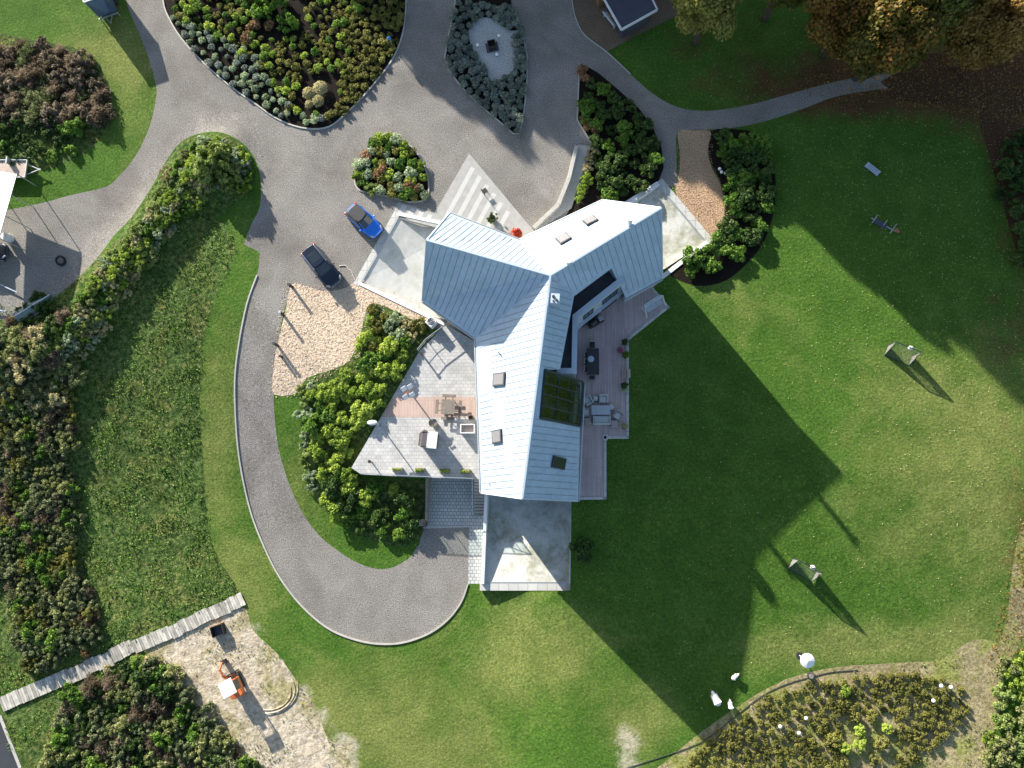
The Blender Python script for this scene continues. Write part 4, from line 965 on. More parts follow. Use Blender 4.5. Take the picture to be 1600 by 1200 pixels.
# tall terrace lamps
def lampost(px, py, h, label, head):
    t = thing('lamp_post', P(px, py, 0), 0, label, 'lamp post')
    MB().tube([(0,0,0),(0,0,h)], [.07,.05], 8).build('pole', M['steel'], t, smooth_=True)
    if head == 'oval': MB().ell((-.25,0,h+.05), (.5,.25,.12), 14, 8).build('lamp_head', M['white'], t, smooth_=True)
    else:
        MB().box((0,0,h), (1.1,.08,.08), .6).box((0,0,h), (.08,1.1,.08), .6).build('crossbar', M['brick'], t)
        for i, (a, b) in enumerate(((-.38,.3),(.2,.5),(-.2,-.5),(.42,-.28))): MB().box((a,b,h+.08), (.5,.42,.1), .55, M=Matrix.Rotation(.55,3,'Z') @ Matrix.Rotation(.3,3,'X')).build('floodlight', M['white'], t, bevel=.02)
lampost(594, 664, 1.95, 'thin lamp post with oval white head at the shrub edge of the terrace', 'oval')
lampost(644, 617, 1.9, 'post with four white floodlights at the west edge of the terrace', 'quad')
def postlight(px, py, h, label):
    t = thing('bollard_light', P(px, py, .02), 0, label, 'bollard', 'short terrace lights'); MB().cyl((0,0,0), .06, h, 10).build('post', M['dark'], t); MB().cyl((0,0,h), .16, .12, 12).build('cap', M['black'], t, bevel=.01)
postlight(581, 722, .8, 'short dark light post near the south west tip of the terrace'); postlight(661, 555, .8, 'short dark light post at the end of the terrace railing by the heat pump')
# ================================================================ TERRACE FURNITURE
z0 = .03
def box_leg(t, pts, h, m, s=.07):
    for x, y in pts: MB().box((x, y, h/2), (s, s, h)).build('leg', m, t)
tb = thing('picnic_table', P(702,637,z0), ang(690,634,716,635), 'weathered square picnic table with benches on all four sides on the pinkish strip', 'picnic table')
mb = MB()
for i in range(8): mb.box((0,-.62+i*.177,.75), (1.3,.165,.045))
mb.build('tabletop', M['greywood'], tb, bevel=.008)
for x, y, a, l_ in ((0,1.08,0,1.3), (0,-1.08,0,1.3), (-1.12,0,R(90),1.35), (1.12,0,R(90),1.35)):
    MB().box((x,y,.45), (l_,.3,.045), a).build('bench_seat', M['greywood'], tb, bevel=.008)
MB().bar((-1.25,.35,.4),(1.25,.35,.4),.08,.08).bar((-1.25,-.35,.4),(1.25,-.35,.4),.08,.08).bar((.35,-1.2,.33),(.35,1.2,.33),.08,.08).bar((-.35,-1.2,.33),(-.35,1.2,.33),.08,.08).build('crossbeam', M['greywood'], tb)
for x in (-.5,.5):
    for y in (-.5,.5): MB().bar((x*1.1,y*1.1,0),(x*.8,y*.8,.74),.08,.08).build('leg', M['greywood'], tb)
bt2 = thing('round_table', P(678.5,662,z0), 0, 'round barrel table crossed by the shadow of the floodlight post', 'table')
MB().cyl((0,0,0), .28, .35, 16, .36).cyl((0,0,.35), .36, .33, 16, .28).build('barrel_base', M['greywood'], bt2, smooth_=False)
MB().cyl((0,0,.68), .42, .05, 20).build('tabletop', M['greywood'], bt2, bevel=.01)
ph = thing('playhouse', P(673,689,z0), ang(665,690,686,692), 'small gabled playhouse with a pale roof on the stone terrace', 'playhouse')
MB().box((0,0,.65), (1.5,1.3,1.3)).build('wall', M['greywood'], ph)
mb = MB(); e = .78; mb.add([(-.95,-e*.75,1.0),(-.45,-e,1.45),(-.02,-e,1.8),(-.02,e,1.8),(-.45,e*1.15,1.45),(-.95,e*.75,1.0)], [(0,1,2,3,4,5)]); mb.build('roof', plain('dark_violet_grey', (.035,.033,.045), .9, var=.1), ph)  # left roof side coloured much darker than the right one
mb = MB(); mb.prism([(-.02,-e),(.9,-e),(.9,e),(-.02,e)], 1.7, [1.8,1.74,1.74,1.8]); mb.build('roof', M['white'], ph)
mb = MB(); mb.add([(-.75,-.66,1.3),(.75,-.66,1.3),(0,-.66,1.86)], [(0,1,2)]); mb.add([(-.75,.66,1.3),(.75,.66,1.3),(0,.66,1.86)], [(0,2,1)]); mb.build('gable', M['greywood'], ph)
sb = thing('storage_box', P(732,671,z0), 0, 'open white framed wooden box standing against the house wall', 'box')
MB().box((0,0,.35), (1.25,.62,.08)).build('inner_tray', M['wicker'], sb)
mb = MB()
for s in (-1, 1): mb.box((s*.64,0,.38), (.09,.86,.76)); mb.box((0,s*.39,.38), (1.19,.09,.76))
mb.build('side_panel', M['white'], sb, bevel=.01)
t = thing('plant_pot', P(736,653,z0), .3, 'small square pot standing just above the white framed box', 'pot'); MB().box((0,0,.22), (.42,.42,.44)).build('pot', M['greywood'], t, bevel=.02); MB().box((0,0,.45), (.34,.34,.02)).build('soil', M['soil'], t)
for i, (a, b) in enumerate(((622,734),(657,735),(696,736),(728,737))):
    t = thing('planter_box', P(a, b, z0), 0, ['leftmost of the four green filled planters by the glass railing', 'second planter from the left by the glass railing', 'third planter from the left by the glass railing', 'planter nearest the stairs by the glass railing'][i], 'planter', 'planters along the glass railing')
    MB().box((0,0,.25), (.9,.42,.5)).build('planter', M['greywood'] if i else M['wicker'], t, bevel=.01)
    ms = smesh('ball', 'lime', i % 3)
    for x in (-.22,.22):
        o = bpy.data.objects.new('foliage', ms); COL.objects.link(o); o.parent = t; o.location = (x,0,.42); o.scale = (.26,.22,.2)
# heat pump
hp = thing('heat_pump', P(676,506,0), ang(672,512,684,499), 'white outdoor heat pump with round fan grille beside the ramp wall', 'heat pump')
MB().box((0,0,.5), (.85,.8,.95)).build('casing', M['white'], hp, bevel=.03)
mb = MB()
for r_ in (.12,.2,.28,.34):
    for i in range(20): a0, a1 = 6.2832*i/20, 6.2832*(i+1)/20; mb.bar((r_*math.cos(a0), r_*math.sin(a0), .985), (r_*math.cos(a1), r_*math.sin(a1), .985), .02, .02)
for i in range(8): a0 = 6.2832*i/8; mb.bar((.05*math.cos(a0), .05*math.sin(a0), .985), (.36*math.cos(a0), .36*math.sin(a0), .985), .02, .02)
mb.build('fan_grille', M['dark'], hp)
# entrance pots
def potplant(px, py, label, lf='dark', r_=.3, kind='leafy', pm='black', z=.04, h=.4, cat='potted plant', sc=1.0, hz=1.0, name='potted_plant'):
    t = thing(name, P(px, py, z), random.random()*3, label, cat); MB().cyl((0,0,0), r_*.75, h, 12, r_).build('pot', M[pm], t, bevel=.01)
    o = bpy.data.objects.new('foliage', smesh(kind, lf, 0)); COL.objects.link(o); o.parent = t; o.location = (0,0,h-.08); o.scale = (r_*1.5*sc, r_*1.4*sc, r_*1.5*sc*hz); return t
potplant(809, 369, 'round pot of bright red flowers at the inner corner of the eaves', 'redf', .5, 'ball', 'wood', h=.6, sc=.95, cat='flower pot')
potplant(770, 343, 'dark shaggy potted plant on the striped paving near the eave', 'dark', .33, 'wild', sc=1.2)
t = thing('garden_chair', P(758,301,.04), 2.2, 'small dark chair with a pale ball beside it on the striped paving', 'chair')
MB().box((0,0,.42), (.5,.5,.05)).build('seat', M['dark'], t); MB().box((0,.24,.65), (.5,.05,.4)).build('backrest', M['dark'], t); box_leg(t, [(-.2,-.2),(.2,-.2),(-.2,.2),(.2,.2)], .4, M['dark'], .05)
# ---------------- east deck furniture
z1 = .16
dt = thing('dining_table', P(926,567,z1), 0, 'long black dining table with a round tray on the east deck', 'table')
MB().box((0,0,.74), (1.15,2.5,.05)).build('tabletop', M['dark'], dt, bevel=.01); box_leg(dt, [(-.5,-1.15),(.5,-1.15),(-.5,1.15),(.5,1.15)], .72, M['dark'])
t = thing('serving_tray', P(923.5,561,z1+.77), 0, 'round grey tray on the long black dining table', 'tray'); MB().cyl((0,0,0), .27, .03, 20, .3).build('dish', M['cap'], t); MB().cyl((0,0,.03), .05, .06, 10).build('knob', M['steel'], t)
def chair(px, py, az, label, m='dark', group='black dining chairs at the long table'):
    t = thing('dining_chair', P(px, py, z1), az, label, 'chair', group)
    MB().box((0,0,.44), (.5,.48,.05)).build('seat', M[m], t, bevel=.01); MB().box((0,.24,.72), (.5,.04,.5)).build('backrest', M[m], t, bevel=.01); MB().bar((-.25,.26,.97),(.25,.26,.97),.04,.04).build('top_rail', M['steel'], t)
    box_leg(t, [(-.21,-.2),(.21,-.2),(-.21,.2),(.21,.2)], .42, M['steel'], .04)
chair(925, 541, 0, 'black dining chair at the north end of the long table'); chair(925, 592, math.pi, 'black dining chair at the south end of the long table')
for i, yy in enumerate((556, 567, 578)): chair(917.5, yy, R(90), ['black chair on the house side, nearest the north end of the long table', 'middle black chair on the house side of the long table', 'black chair on the house side, nearest the south end of the long table'][i])
bb = thing('barbecue', P(931,505,z1), ang(920,510,944,497), 'black barbecue grill by the windows at the top of the deck', 'barbecue')
MB().box((0,0,.5), (1.5,.55,.85)).build('cabinet', M['black'], bb, bevel=.02); MB().ell((-.3,0,.93), (.4,.28,.22), 12, 8).build('lid', M['dark'], bb, smooth_=True); MB().box((.5,0,.95), (.45,.5,.04)).build('side_table', M['steel'], bb)
sw = thing('garden_swing', P(1019,478,z1), ang(1003,487,1034,467), 'white framed garden swing seat with grey cushions on the corner of the deck', 'swing')
for s in (-1, 1):
    MB().bar((s*1.05,-.65,0),(s*1.0,0,1.6),.06,.06).bar((s*1.05,.65,0),(s*1.0,0,1.6),.06,.06).bar((s*1.05,-.35,.7),(s*1.05,.35,.7),.05,.05).build('side_frame', M['whitemetal'], sw)
MB().bar((-1.05,0,1.6),(1.05,0,1.6),.07,.07).build('top_bar', M['whitemetal'], sw)
mb = MB()
for i in range(3): mb.box((-.56+i*.56,-.1,.5), (.54,.6,.1))
mb.build('seat', M['wall'], sw, bevel=.02); MB().box((0,.32,.78), (1.7,.1,.5)).build('backrest', M['cap'], sw, bevel=.02)
def armchair(px, py, az, label, w_=.8, d_=.78, m='wicker', cm='cushion', cat='armchair', name='lounge_chair'):
    t = thing(name, P(px, py, z1), az, label, cat, 'lounge seats round the grey coffee table')
    MB().box((0,0,.18), (w_,d_,.3)).build('base', M[m], t, bevel=.01); MB().box((0,-.04,.4), (w_-.24,d_-.2,.14)).build('cushion', M[cm], t, bevel=.03)
    MB().box((0,d_/2-.05,.46), (w_,.1,.6)).build('backrest', M[m], t, bevel=.02)
    for s in (-1, 1): MB().box((s*(w_/2-.05),-.02,.38), (.1,d_-.1,.42)).build('armrest', M[m], t, bevel=.02)
armchair(918.5, 627, R(-60), 'white wicker lounge chair turned by the glass roof edge', m='cushion'); armchair(943, 624, 0, 'white wicker lounge chair above the coffee table, back to the north', m='cushion')
armchair(965.5, 650, R(-55+20), 'taupe wicker lounge chair right of the coffee table'); armchair(914, 645, R(90), 'taupe lounge chair half hidden by the house eave')
armchair(940, 657, R(180), 'wide pale lounge sofa below the grey coffee table', 1.6, .85, 'cushion', 'cushion', 'sofa', 'lounge_sofa')
ctb = thing('coffee_table', P(938.5,642,z1), 0, 'grey slatted coffee table between the pale sofa and lounge chairs', 'table'); mb = MB()
for i in range(6): mb.box((0,-.36+i*.145,.62), (1.75,.135,.04))
mb.build('tabletop', M['wall'], ctb); box_leg(ctb, [(-.75,-.3),(.75,-.3),(-.75,.3),(.75,.3)], .6, M['wicker'])
def stool(px, py, az, label, m, s=.5):
    t = thing('footstool', P(px, py, z1), az, label, 'footstool', 'footstools round the coffee table'); MB().box((0,0,.17), (s,s,.28)).build('base', M['wicker'], t); MB().box((0,0,.36), (s,s,.1)).build('cushion', M[m], t, bevel=.03)
stool(930.5, 623.5, 0, 'small white footstool between the two white lounge chairs', 'cushion', .42); stool(955, 637, R(45), 'small white footstool turned cornerwise right of the coffee table', 'cushion', .42)
stool(918, 658.5, R(8), 'taupe footstool near the house eave', 'wicker', .62); stool(960, 663, R(3), 'taupe footstool below the taupe lounge chair', 'wicker', .62)
POTS = [(976,536,'dark pot with pale flowers, northernmost at the deck edge','dark','ball'), (969,549,'pink flowering pot near the north deck edge','pink','ball'), (977,557,'wide green pot plant below the pink flowers','green','leafy'), (975,604,'dark pot plant between the small bench and the lounge seats','dark','leafy'), (975,608,'small pot with pale sprig next to the dark pot','silver','tuft'), (975,667,'yellow flowering pot at the south end of the wide deck','tan','ball')]
for a, b, l, lf, kd in POTS: potplant(a, b, l, lf, .26, kd, z=z1, sc=1.1)
bench(975.5, 585.5, R(90), 'small wooden bench, nearer the house, by the deck edge', L=.75, m='ply', group='pair of small seats at the deck edge', z=z1, name='small_bench'); bench(981, 584.5, R(90), 'small wooden bench standing right on the deck edge', L=.85, m='ply', group='pair of small seats at the deck edge', z=z1, name='small_bench')
# ================================================================ LAWN THINGS
def goal(foot1, foot2, label):
    a, b = T(*foot1), T(*foot2); d = b-a; L = d.to_2d().length; az = math.atan2(d.y, d.x); t = thing('football_goal', a, az, label, 'goal', 'football goals on the lawn')
    h = 1.75; bk = -1.0
    MB().bar((0,0,h),(L,0,h),.07,.07).build('crossbar', M['dark'], t)
    for x in (0, L): MB().bar((x,0,0),(x,0,h),.07,.07).build('goal_post', M['dark'], t)
    MB().bar((0,bk,0.03),(L,bk,0.03),.05,.05).bar((0,0,.03),(0,bk,.03),.05,.05).bar((L,0,.03),(L,bk,.03),.05,.05).build('ground_frame', M['dark'], t)
    for x in (0, L):
        mb = MB()
        for i in range(9): k = i/8; mb.bar((x,0,h*k),(x,bk*(1-k),h*k),.03,.03)
        for i in range(7): k = i/7; mb.bar((x,bk*k,0),(x,bk*k*.0,h*(1-0)) if k == 0 else (x,bk*k,h*(1-k)),.03,.03)
        mb.bar((x,bk,0),(x,0,h),.04,.04); mb.add([(x,0,0),(x,bk,0),(x,0,h)], [(0,1,2)]); mb.build('side_net', M['net'], t)
    mb = MB()
    for i in range(13): x = L*i/12; mb.bar((x,bk,0),(x,0,h),.018,.018)
    for i in range(1,7): k = i/7; mb.bar((0,bk*(1-k),h*k),(L,bk*(1-k),h*k),.018,.018)
    mb.build('back_net', M['net'], t)
    p = t.location+Matrix.Rotation(az,3,'Z') @ Vector((L*.62,.05,h-.25))
    u = thing('goal_target', p, az, 'white oval target hanging in '+('the northern goal' if foot1[1] < 700 else 'the southern goal'), 'target'); MB().ell((0,0,0), (.26,.2,.24), 12, 8).build('disc', M['white'], u, smooth_=True); MB().cyl((0,0,.2), .03, .1, 6).build('hook', M['dark'], u)
goal((1388,540),(1426,556), 'dark football goal in the upper right lawn'); goal((1239,873),(1275,893), 'dark football goal in the lower right lawn')
pr = thing('white_parasol', G(1249,1024), 0, 'white round parasol standing at the north edge of the planting', 'parasol')
MB().tube([(0,0,0),(0,0,2.5)], .04, 8).build('pole', M['whitemetal'], pr); MB().cyl((0,0,0), .3, .08, 14).build('base', M['dark'], pr)
mb = MB(); nn = 14; mb.add([(0,0,2.62)]+[(.62*math.cos(6.2832*i/nn), .62*math.sin(6.2832*i/nn), 2.35) for i in range(nn)], [(0, i+1, (i+1) % nn+1) for i in range(nn)]); mb.build('canopy', M['glob'], pr)
t = thing('garden_pump', T(1265,1055), .4, 'small dark pump with pale lid right below the white parasol', 'pump'); MB().cyl((0,0,0), .26, .45, 12).build('housing', M['dark'], t, bevel=.02); MB().cyl((0,0,.45), .2, .06, 12).build('lid', M['net'], t)
def sheep(px, py, az, s, label):
    t = thing('sheep', T(px, py), az, label, 'sheep')
    t.scale = (s,)*3
    import bmesh as bm_
    vs = [(-.52,0,.62),(-.3,0,.66),(0,0,.66),(.3,0,.66),(.5,0,.74),(.66,0,.84),(.82,0,.78)]; rd = [.3,.37,.37,.34,.17,.12,.08]; ed = [(i, i+1) for i in range(6)]
    legs = [(-.34,.14),(-.34,-.14),(.3,.13),(.3,-.13)]
    for lx, ly in legs:
        j = 1 if lx < 0 else 3; k = len(vs); vs += [(lx,ly,.42),(lx-.03,ly,.24),(lx,ly,.03)]; rd += [.1,.05,.045]; ed += [(j,k),(k,k+1),(k+1,k+2)]
    k = len(vs); vs += [(.66,.13,.88),(.66,-.13,.88)]; rd += [.035,.035]; ed += [(5,k),(5,k+1)]
    k = len(vs); vs += [(-.66,0,.5)]; rd += [.05]; ed += [(0,k)]
    me = bpy.data.meshes.new('body'); me.from_pydata(vs, ed, []); me.materials.append(M['fleece']); o = bpy.data.objects.new('body', me); COL.objects.link(o); o.parent = t
    sk_ = o.modifiers.new('skin', 'SKIN'); 
    for i, sv in enumerate(me.skin_vertices[0].data): sv.radius = (rd[i], rd[i]); sv.use_root = (i == 2)
    q = o.modifiers.new('s', 'SUBSURF'); q.levels = q.render_levels = 2
    MB().ell((.92,0,.75), (.05,.045,.04), 8, 5).build('muzzle', M['wicker'], t, smooth_=True)
sheep(1116, 1089, ang(1120,1098,1111,1080), .95, 'large white sheep standing in the shadow edge, head to the north west'); sheep(1147, 1056, ang(1141,1061,1152,1052), .55, 'small white lamb, upper of two in the sunlit grass'); sheep(1140, 1100, ang(1141,1106,1139,1094), .6, 'small white lamb near the black hose beside the planting')
t = thing('slatted_lounger', T(1362,266), ang(1355,259,1372,272), 'pale blue slatted lounger on the shaded lawn', 'lounger'); mb = MB()
for i in range(9): mb.box((-.7+i*.17,0,.3), (.13,.55,.03))
mb.build('slats', M['cap'], t); MB().box((0,.25,.26), (1.6,.05,.06)).box((0,-.25,.26), (1.6,.05,.06)).build('frame', plain('pale_blue_metal', (.25,.36,.55), .5), t)
for x in (-.6,.6): MB().box((x,0,.12), (.05,.5,.24)).build('leg', M['steel'], t)
t = thing('fallen_swing', T(1380,352), ang(1366,345,1396,362), 'dark tangled play frame lying on the shaded lawn', 'play frame'); mb = MB()
mb.bar((-1.3,0,.1),(1.3,0,.1),.08,.08).bar((-1.0,-.4,.05),(-1.0,.4,.5),.06,.06).bar((0,-.4,.05),(0,.4,.5),.06,.06).bar((.9,-.4,.05),(.9,.5,.5),.06,.06); mb.build('frame', M['steel'], t); MB().box((-.3,-.1,.2), (1.2,.5,.1)).build('seat', M['slate'], t); MB().ell((1.3,.1,.2), (.3,.2,.15), 10, 6).build('cushion', M['brick'], t, smooth_=True)
# hoses
mb = MB(); mb.tube([T(a, b, .04) for a, b in smooth([(930,1215),(1010,1190),(1075,1168),(1110,1150),(1150,1118),(1190,1087),(1230,1068),(1270,1057),(1300,1050),(1340,1047)],4,False)], .028, 5); tag(mb.build('garden_hose', M['hose'], smooth_=True), 'long black hose curving along the north edge of the planting', 'hose')
mb = MB(); mb.tube([T(a, b, .12) for a, b in smooth([(1290,1076),(1310,1088),(1345,1090),(1365,1096),(1392,1115)],4,False)], .05, 5); tag(mb.build('garden_hose', M['hose'], smooth_=True), 'short black hose lying among the small bushes of the planting', 'hose')
# ================================================================ BOARDWALK, EXCAVATOR, CRATE
bw = thing('boardwalk', T(190,1024), 0, 'grey plank walkway running up from the road corner to the lawn', 'boardwalk')
pl = [(5,1101),(60,1078),(105,1058),(135,1045),(185,1022),(215,1008),(265,988),(300,972),(318,964),(345,952),(380,938)]
pts = [Vector(p) for p in pl]; tot = sum((b-a).length for a, b in seglist(pts)); s_ = 0; k = 0
random.seed(5)
def alongp(s):
    for a, b in seglist(pts):
        l_ = (b-a).length
        if s <= l_: return a.lerp(b, s/l_), (b-a).normalized()
        s -= l_
    return pts[-1], (pts[-1]-pts[-2]).normalized()
tone = [plain('plank_'+n_, c_, .9, var=.3, scale=2) for n_, c_ in (('light', (.5,.48,.42)), ('mid', (.4,.38,.33)), ('dark', (.3,.285,.25)))]
while s_ < tot-4:
    nb = random.choice((3,4,5)); wpx = 4.1; sh_ = random.uniform(-2.5, 2.5); mb = MB()
    for j in range(nb):
        c, d = alongp(min(tot, s_+j*wpx)); az = math.atan2(-d.y, d.x); nrm = Vector((-d.y, d.x)); c2 = c+nrm*(sh_+random.uniform(-.4,.4)); g = T(c2.x, c2.y, .1+random.uniform(0,.02)); mb.cur = random.randrange(3)
        mb.box(g, (wpx*.061*.93, 1.42 if c.x < 200 else 1.28, .07), az+R(random.uniform(4,8)))
    mb.build('plank_section', tone, bw, world=True); s_ += nb*wpx+.3
for (cx_, cy_, rr_, a0, a1, w_) in ((415,1078,46,-.5,1.9,.2),(418,1080,37,-.3,1.8,.14),(412,1074,54,-.2,1.6,.12)):
    mb = MB(); mb.tube([T(cx_+rr_*math.cos(a0+(a1-a0)*i/16), cy_+rr_*.8*math.sin(a0+(a1-a0)*i/16), .02) for i in range(17)], [.02+.4*w_*math.sin(math.pi*i/16)**.5*random.uniform(.7,1.1) for i in range(17)], 7)
    tag(mb.build('sand_ridge', M['sand'], smooth_=True), kind='structure')
cb = thing('water_trough', T(343,984), ang(330,985,358,975), 'dark open wooden box on the grass below the plank walkway', 'box')
for s in (-1, 1): MB().box((0,s*.5,.3), (1.2,.07,.6)).build('side_panel', M['wood'] if s > 0 else M['black'], cb); MB().box((s*.57,0,.3), (.07,.93,.6)).build('end_panel', M['black'], cb)
MB().box((0,0,.08), (1.07,.93,.05)).build('bottom', M['slate'], cb)
ex = thing('mini_excavator', T(370,1066), ang(365,1082,350,1048), 'orange mini excavator with white canopy on the sandy ground', 'excavator')
for s in (-1, 1):
    mb = MB(); mb.box((0,s*.55,.25), (1.5,.28,.42)); mb.build('track', M['rubber'], ex, bevel=.12)
MB().box((.95,0,.22), (.12,1.45,.34)).build('blade', M['black'], ex); MB().bar((.4,-.4,.25),(.95,-.4,.25),.08,.08).bar((.4,.4,.25),(.95,.4,.25),.08,.08).build('blade_arm', M['black'], ex)
mb = MB(); mb.prism([(-1.3,-.35),(-1.1,-.68),(.45,-.68),(.5,.68),(-1.1,.68),(-1.3,.35)], .52, 1.05); mb.build('body', M['orange'], ex, bevel=.06)
MB().box((.1,.1,1.15), (.5,.5,.1)).box((-.15,.1,1.4), (.1,.5,.45)).build('seat', M['black'], ex, bevel=.03)
for x in (-.6,.45):
    for y in (-.55,.55): MB().bar((x,y,1.0),(x,y,2.08),.06,.06).build('cab_post', M['black'], ex)
MB().box((-.1,.0,2.12), (1.45,1.4,.08)).build('canopy', M['tarp'], ex, bevel=.04)
MB().box((-.15,-.66,1.6), (.9,.03,1.1)).build('window', M['glass'], ex)
mb = MB(); mb.bar((.55,.15,.75),(1.1,.15,1.7),.16,.2).bar((1.1,.15,1.7),(1.75,.15,1.75),.14,.2); mb.build('boom', M['orange'], ex, bevel=.02)
MB().bar((1.7,.15,1.85),(2.25,.15,.75),.12,.16).build('arm', M['orange'], ex, bevel=.02); MB().bar((.85,.15,1.0),(1.45,.15,1.5),.07,.07).build('hydraulic_ram', M['steel'], ex)
mb = MB(); mb.box((2.25,.15,.5), (.4,.42,.06), 0); mb.box((2.42,.15,.3), (.06,.42,.45)).box((2.25,-.05,.3), (.4,.04,.42)).box((2.25,.35,.3), (.4,.04,.42)); mb.build('bucket', M['black'], ex)
# ================================================================ PLANTS
random.seed(21)
def fill(poly, sep, r, kinds, name, label, cat, group, n=999, avoid=(), hz=1.0, edge=0, rj=.25, tries=5000):
    for a, b in scatter(poly, sep, n, avoid, tries, edge):
        kd, lf = random.choice(kinds); shrub(name, a, b, r*random.uniform(1-rj, 1+rj), kd, lf, label, cat, group, hz)
fill([(266,25),(300,40),(350,62),(400,88),(430,140),(470,180),(500,185),(525,178),(490,200),(430,182),(360,133),(300,78)], 10.5, .46, [('ball','silver'),('ball','silver'),('ball','bluegrey')], 'round_shrub', 'small silvery ball shaped shrub along the lower left edge of the top bed', 'shrub', 'silvery ball shrubs in the top bed', 220, edge=2)
fill([(330,60),(390,-45),(600,-45),(560,20),(550,90),(540,130),(525,185),(450,175),(420,120),(350,62)], 11.5, .5, [('ball','lime'),('ball','green'),('wild','olive'),('ball','olive')], 'green_shrub', 'low green or yellowish shrub in the middle of the top bed', 'shrub', 'green shrubs in the middle of the top bed', 230, avoid=[[(465,115),(530,115),(530,180),(465,180)], [(395,-10),(480,-10),(480,60),(395,60)]])
fill([(528,-20),(632,-20),(630,40),(610,92),(560,154),(535,180),(512,190),(530,150),(535,100)], 8.6, .45, [('ball','olive'),('ball','olive'),('wild','olive')], 'heather_shrub', 'low olive brown heather cushion along the right side of the top bed', 'shrub', 'heather cushions in the top bed', 230, edge=2)
fill([(268,-30),(400,-30),(390,20),(345,65),(300,45),(272,20)], 12, .55, [('wild','dark'),('ball','olive'),('wild','olive'),('leafy','green'),('ball','lime')], 'bushy_shrub', 'dark bushy shrub in the upper left corner of the top bed', 'shrub', 'bushy shrubs in the top left of the top bed', 60, edge=2)
for i, (a, b, r_) in enumerate(((484,148,.8),(502,140,.85),(498,160,.8),(485,164,.6))): shrub('ornamental_grass', a, b, r_, 'tuft', 'tan', ['left tan tuft of the ornamental grass clump in the top bed','upper right tan tuft of the ornamental grass clump in the top bed','lower right tan tuft of the ornamental grass clump in the top bed','smallest lower left tan tuft in the top bed'][i], 'grass', 'tan ornamental grasses', 1.2)
for i, (a, b, r_) in enumerate(((425,15,1.6),(450,38,1.3),(405,5,1.4))): shrub('feathery_conifer', a, b, r_, 'wild', 'green', ['largest feathery green conifer at the top edge of the top bed','feathery green conifer reaching lowest into the top bed','feathery green conifer nearest the left of the top bed'][i], 'conifer', 'feathery conifers in the top bed', 1.2)
for i, (a, b) in enumerate(((394,45),(388,62),(402,40),(424,42))): shrub('rust_shrub', a, b, .7, 'ball', 'rust', 'rusty orange tinged shrub at the left of the feathery conifers', 'shrub', 'rusty shrubs in the top bed')
fill([p for p in bedB if p[1] > -20], 8.6, .5, [('ball','bluegrey')], 'grey_cushion_shrub', 'small grey green cushion shrub in the pointed bed round the pebble patch', 'shrub', 'grey cushion shrubs round the pebble patch', 260, avoid=[[(384+(x-384), y) for x, y in heart]], edge=3, rj=.15, tries=9000)
fill(bedC, 12, .65, [('leafy','lime'),('ball','olive'),('ball','silver'),('leafy','green'),('ball','silver'),('wild','pale'),('leafy','lime')], 'mixed_shrub', 'green, silver or rust shrub in the small pointed bed on the gravel', 'shrub', 'shrubs in the small pointed bed', 80, edge=4)
for i, (a, b) in enumerate(((592,275),(600,268),(640,292),(652,298),(573,245))): shrub('hydrangea', a, b, .75, 'ball', 'rust', 'rust pink hydrangea in the small pointed bed', 'hydrangea', 'rust pink hydrangeas in the small pointed bed')
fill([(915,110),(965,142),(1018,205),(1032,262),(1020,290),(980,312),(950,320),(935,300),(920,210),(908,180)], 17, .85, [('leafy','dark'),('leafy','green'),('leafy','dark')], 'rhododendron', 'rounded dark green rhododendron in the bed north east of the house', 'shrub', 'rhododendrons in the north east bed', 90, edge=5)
for a, b in ((910,110),(915,125),(908,115),(912,188),(922,195),(930,205),(918,200)): shrub('rust_shrub', a, b, .6, 'ball', 'rust', 'brownish faded shrub along the left kerb of the north east bed', 'shrub', 'brownish shrubs in the north east bed')
for a, b in ((926,238),(922,252),(918,264),(915,280),(911,290),(907,300),(920,285),(905,312)): shrub('yellow_shrub', a, b, .6, 'leafy', random.choice(('tan','lime')), 'sunlit yellowish shrub beside the concrete walkway', 'shrub', 'yellowish shrubs by the walkway')
fill([(1115,212),(1180,210),(1205,240),(1205,330),(1185,375),(1150,410),(1100,435),(1058,425),(1060,405),(1110,378),(1138,340),(1130,280)], 17, 1.0, [('leafy','dark'),('leafy','green')], 'rhododendron', 'rounded evergreen shrub in the curved bed right of the wood chips', 'shrub', 'evergreen shrubs in the curved bed', 80, edge=6, avoid=[[(1112,255),(1142,255),(1142,285),(1112,285)]])
# big sunny shrubs on the bank by the terrace
fill([(500,600),(545,575),(575,545),(640,525),(655,540),(605,620),(555,715),(560,735),(540,755),(500,750),(482,690),(480,620)], 20, 1.0, [('leafy','lime'),('leafy','green'),('leafy','lime')], 'sunny_shrub', 'large leafy yellow green shrub on the bank west of the terrace', 'shrub', 'leafy shrubs west of the terrace', 120, edge=7)
fill([(500,750),(560,757),(650,760),(655,815),(640,840),(590,838),(540,815),(505,785)], 21, 1.05, [('leafy','lime'),('leafy','green'),('leafy','dark')], 'rounded_shrub', 'rounded leafy shrub below the south west edge of the terrace', 'shrub', 'leafy shrubs south of the terrace', 60, edge=4)
fill([(580,478),(640,490),(664,512),(650,535),(575,555),(562,540),(570,500)], 15, .7, [('wild','silver'),('leafy','lime'),('wild','olive'),('wild','tan')], 'low_shrub', 'low silvery green shrub at the top of the bank near the heat pump', 'shrub', 'low shrubs near the heat pump', 60, edge=3)
fill([(470,610),(490,600),(485,700),(500,770),(480,760),(470,700)], 14, .6, [('wild','silver'),('wild','pale')], 'weedy_clump', 'pale weedy clump along the lower west edge of the bank', 'weed clump', 'pale weedy clumps', 40)
shrub('round_bush', 909, 858, 1.25, 'leafy', 'dark', 'single dark round bush beside the east wall of the stained ramp', 'bush', hz=.9)
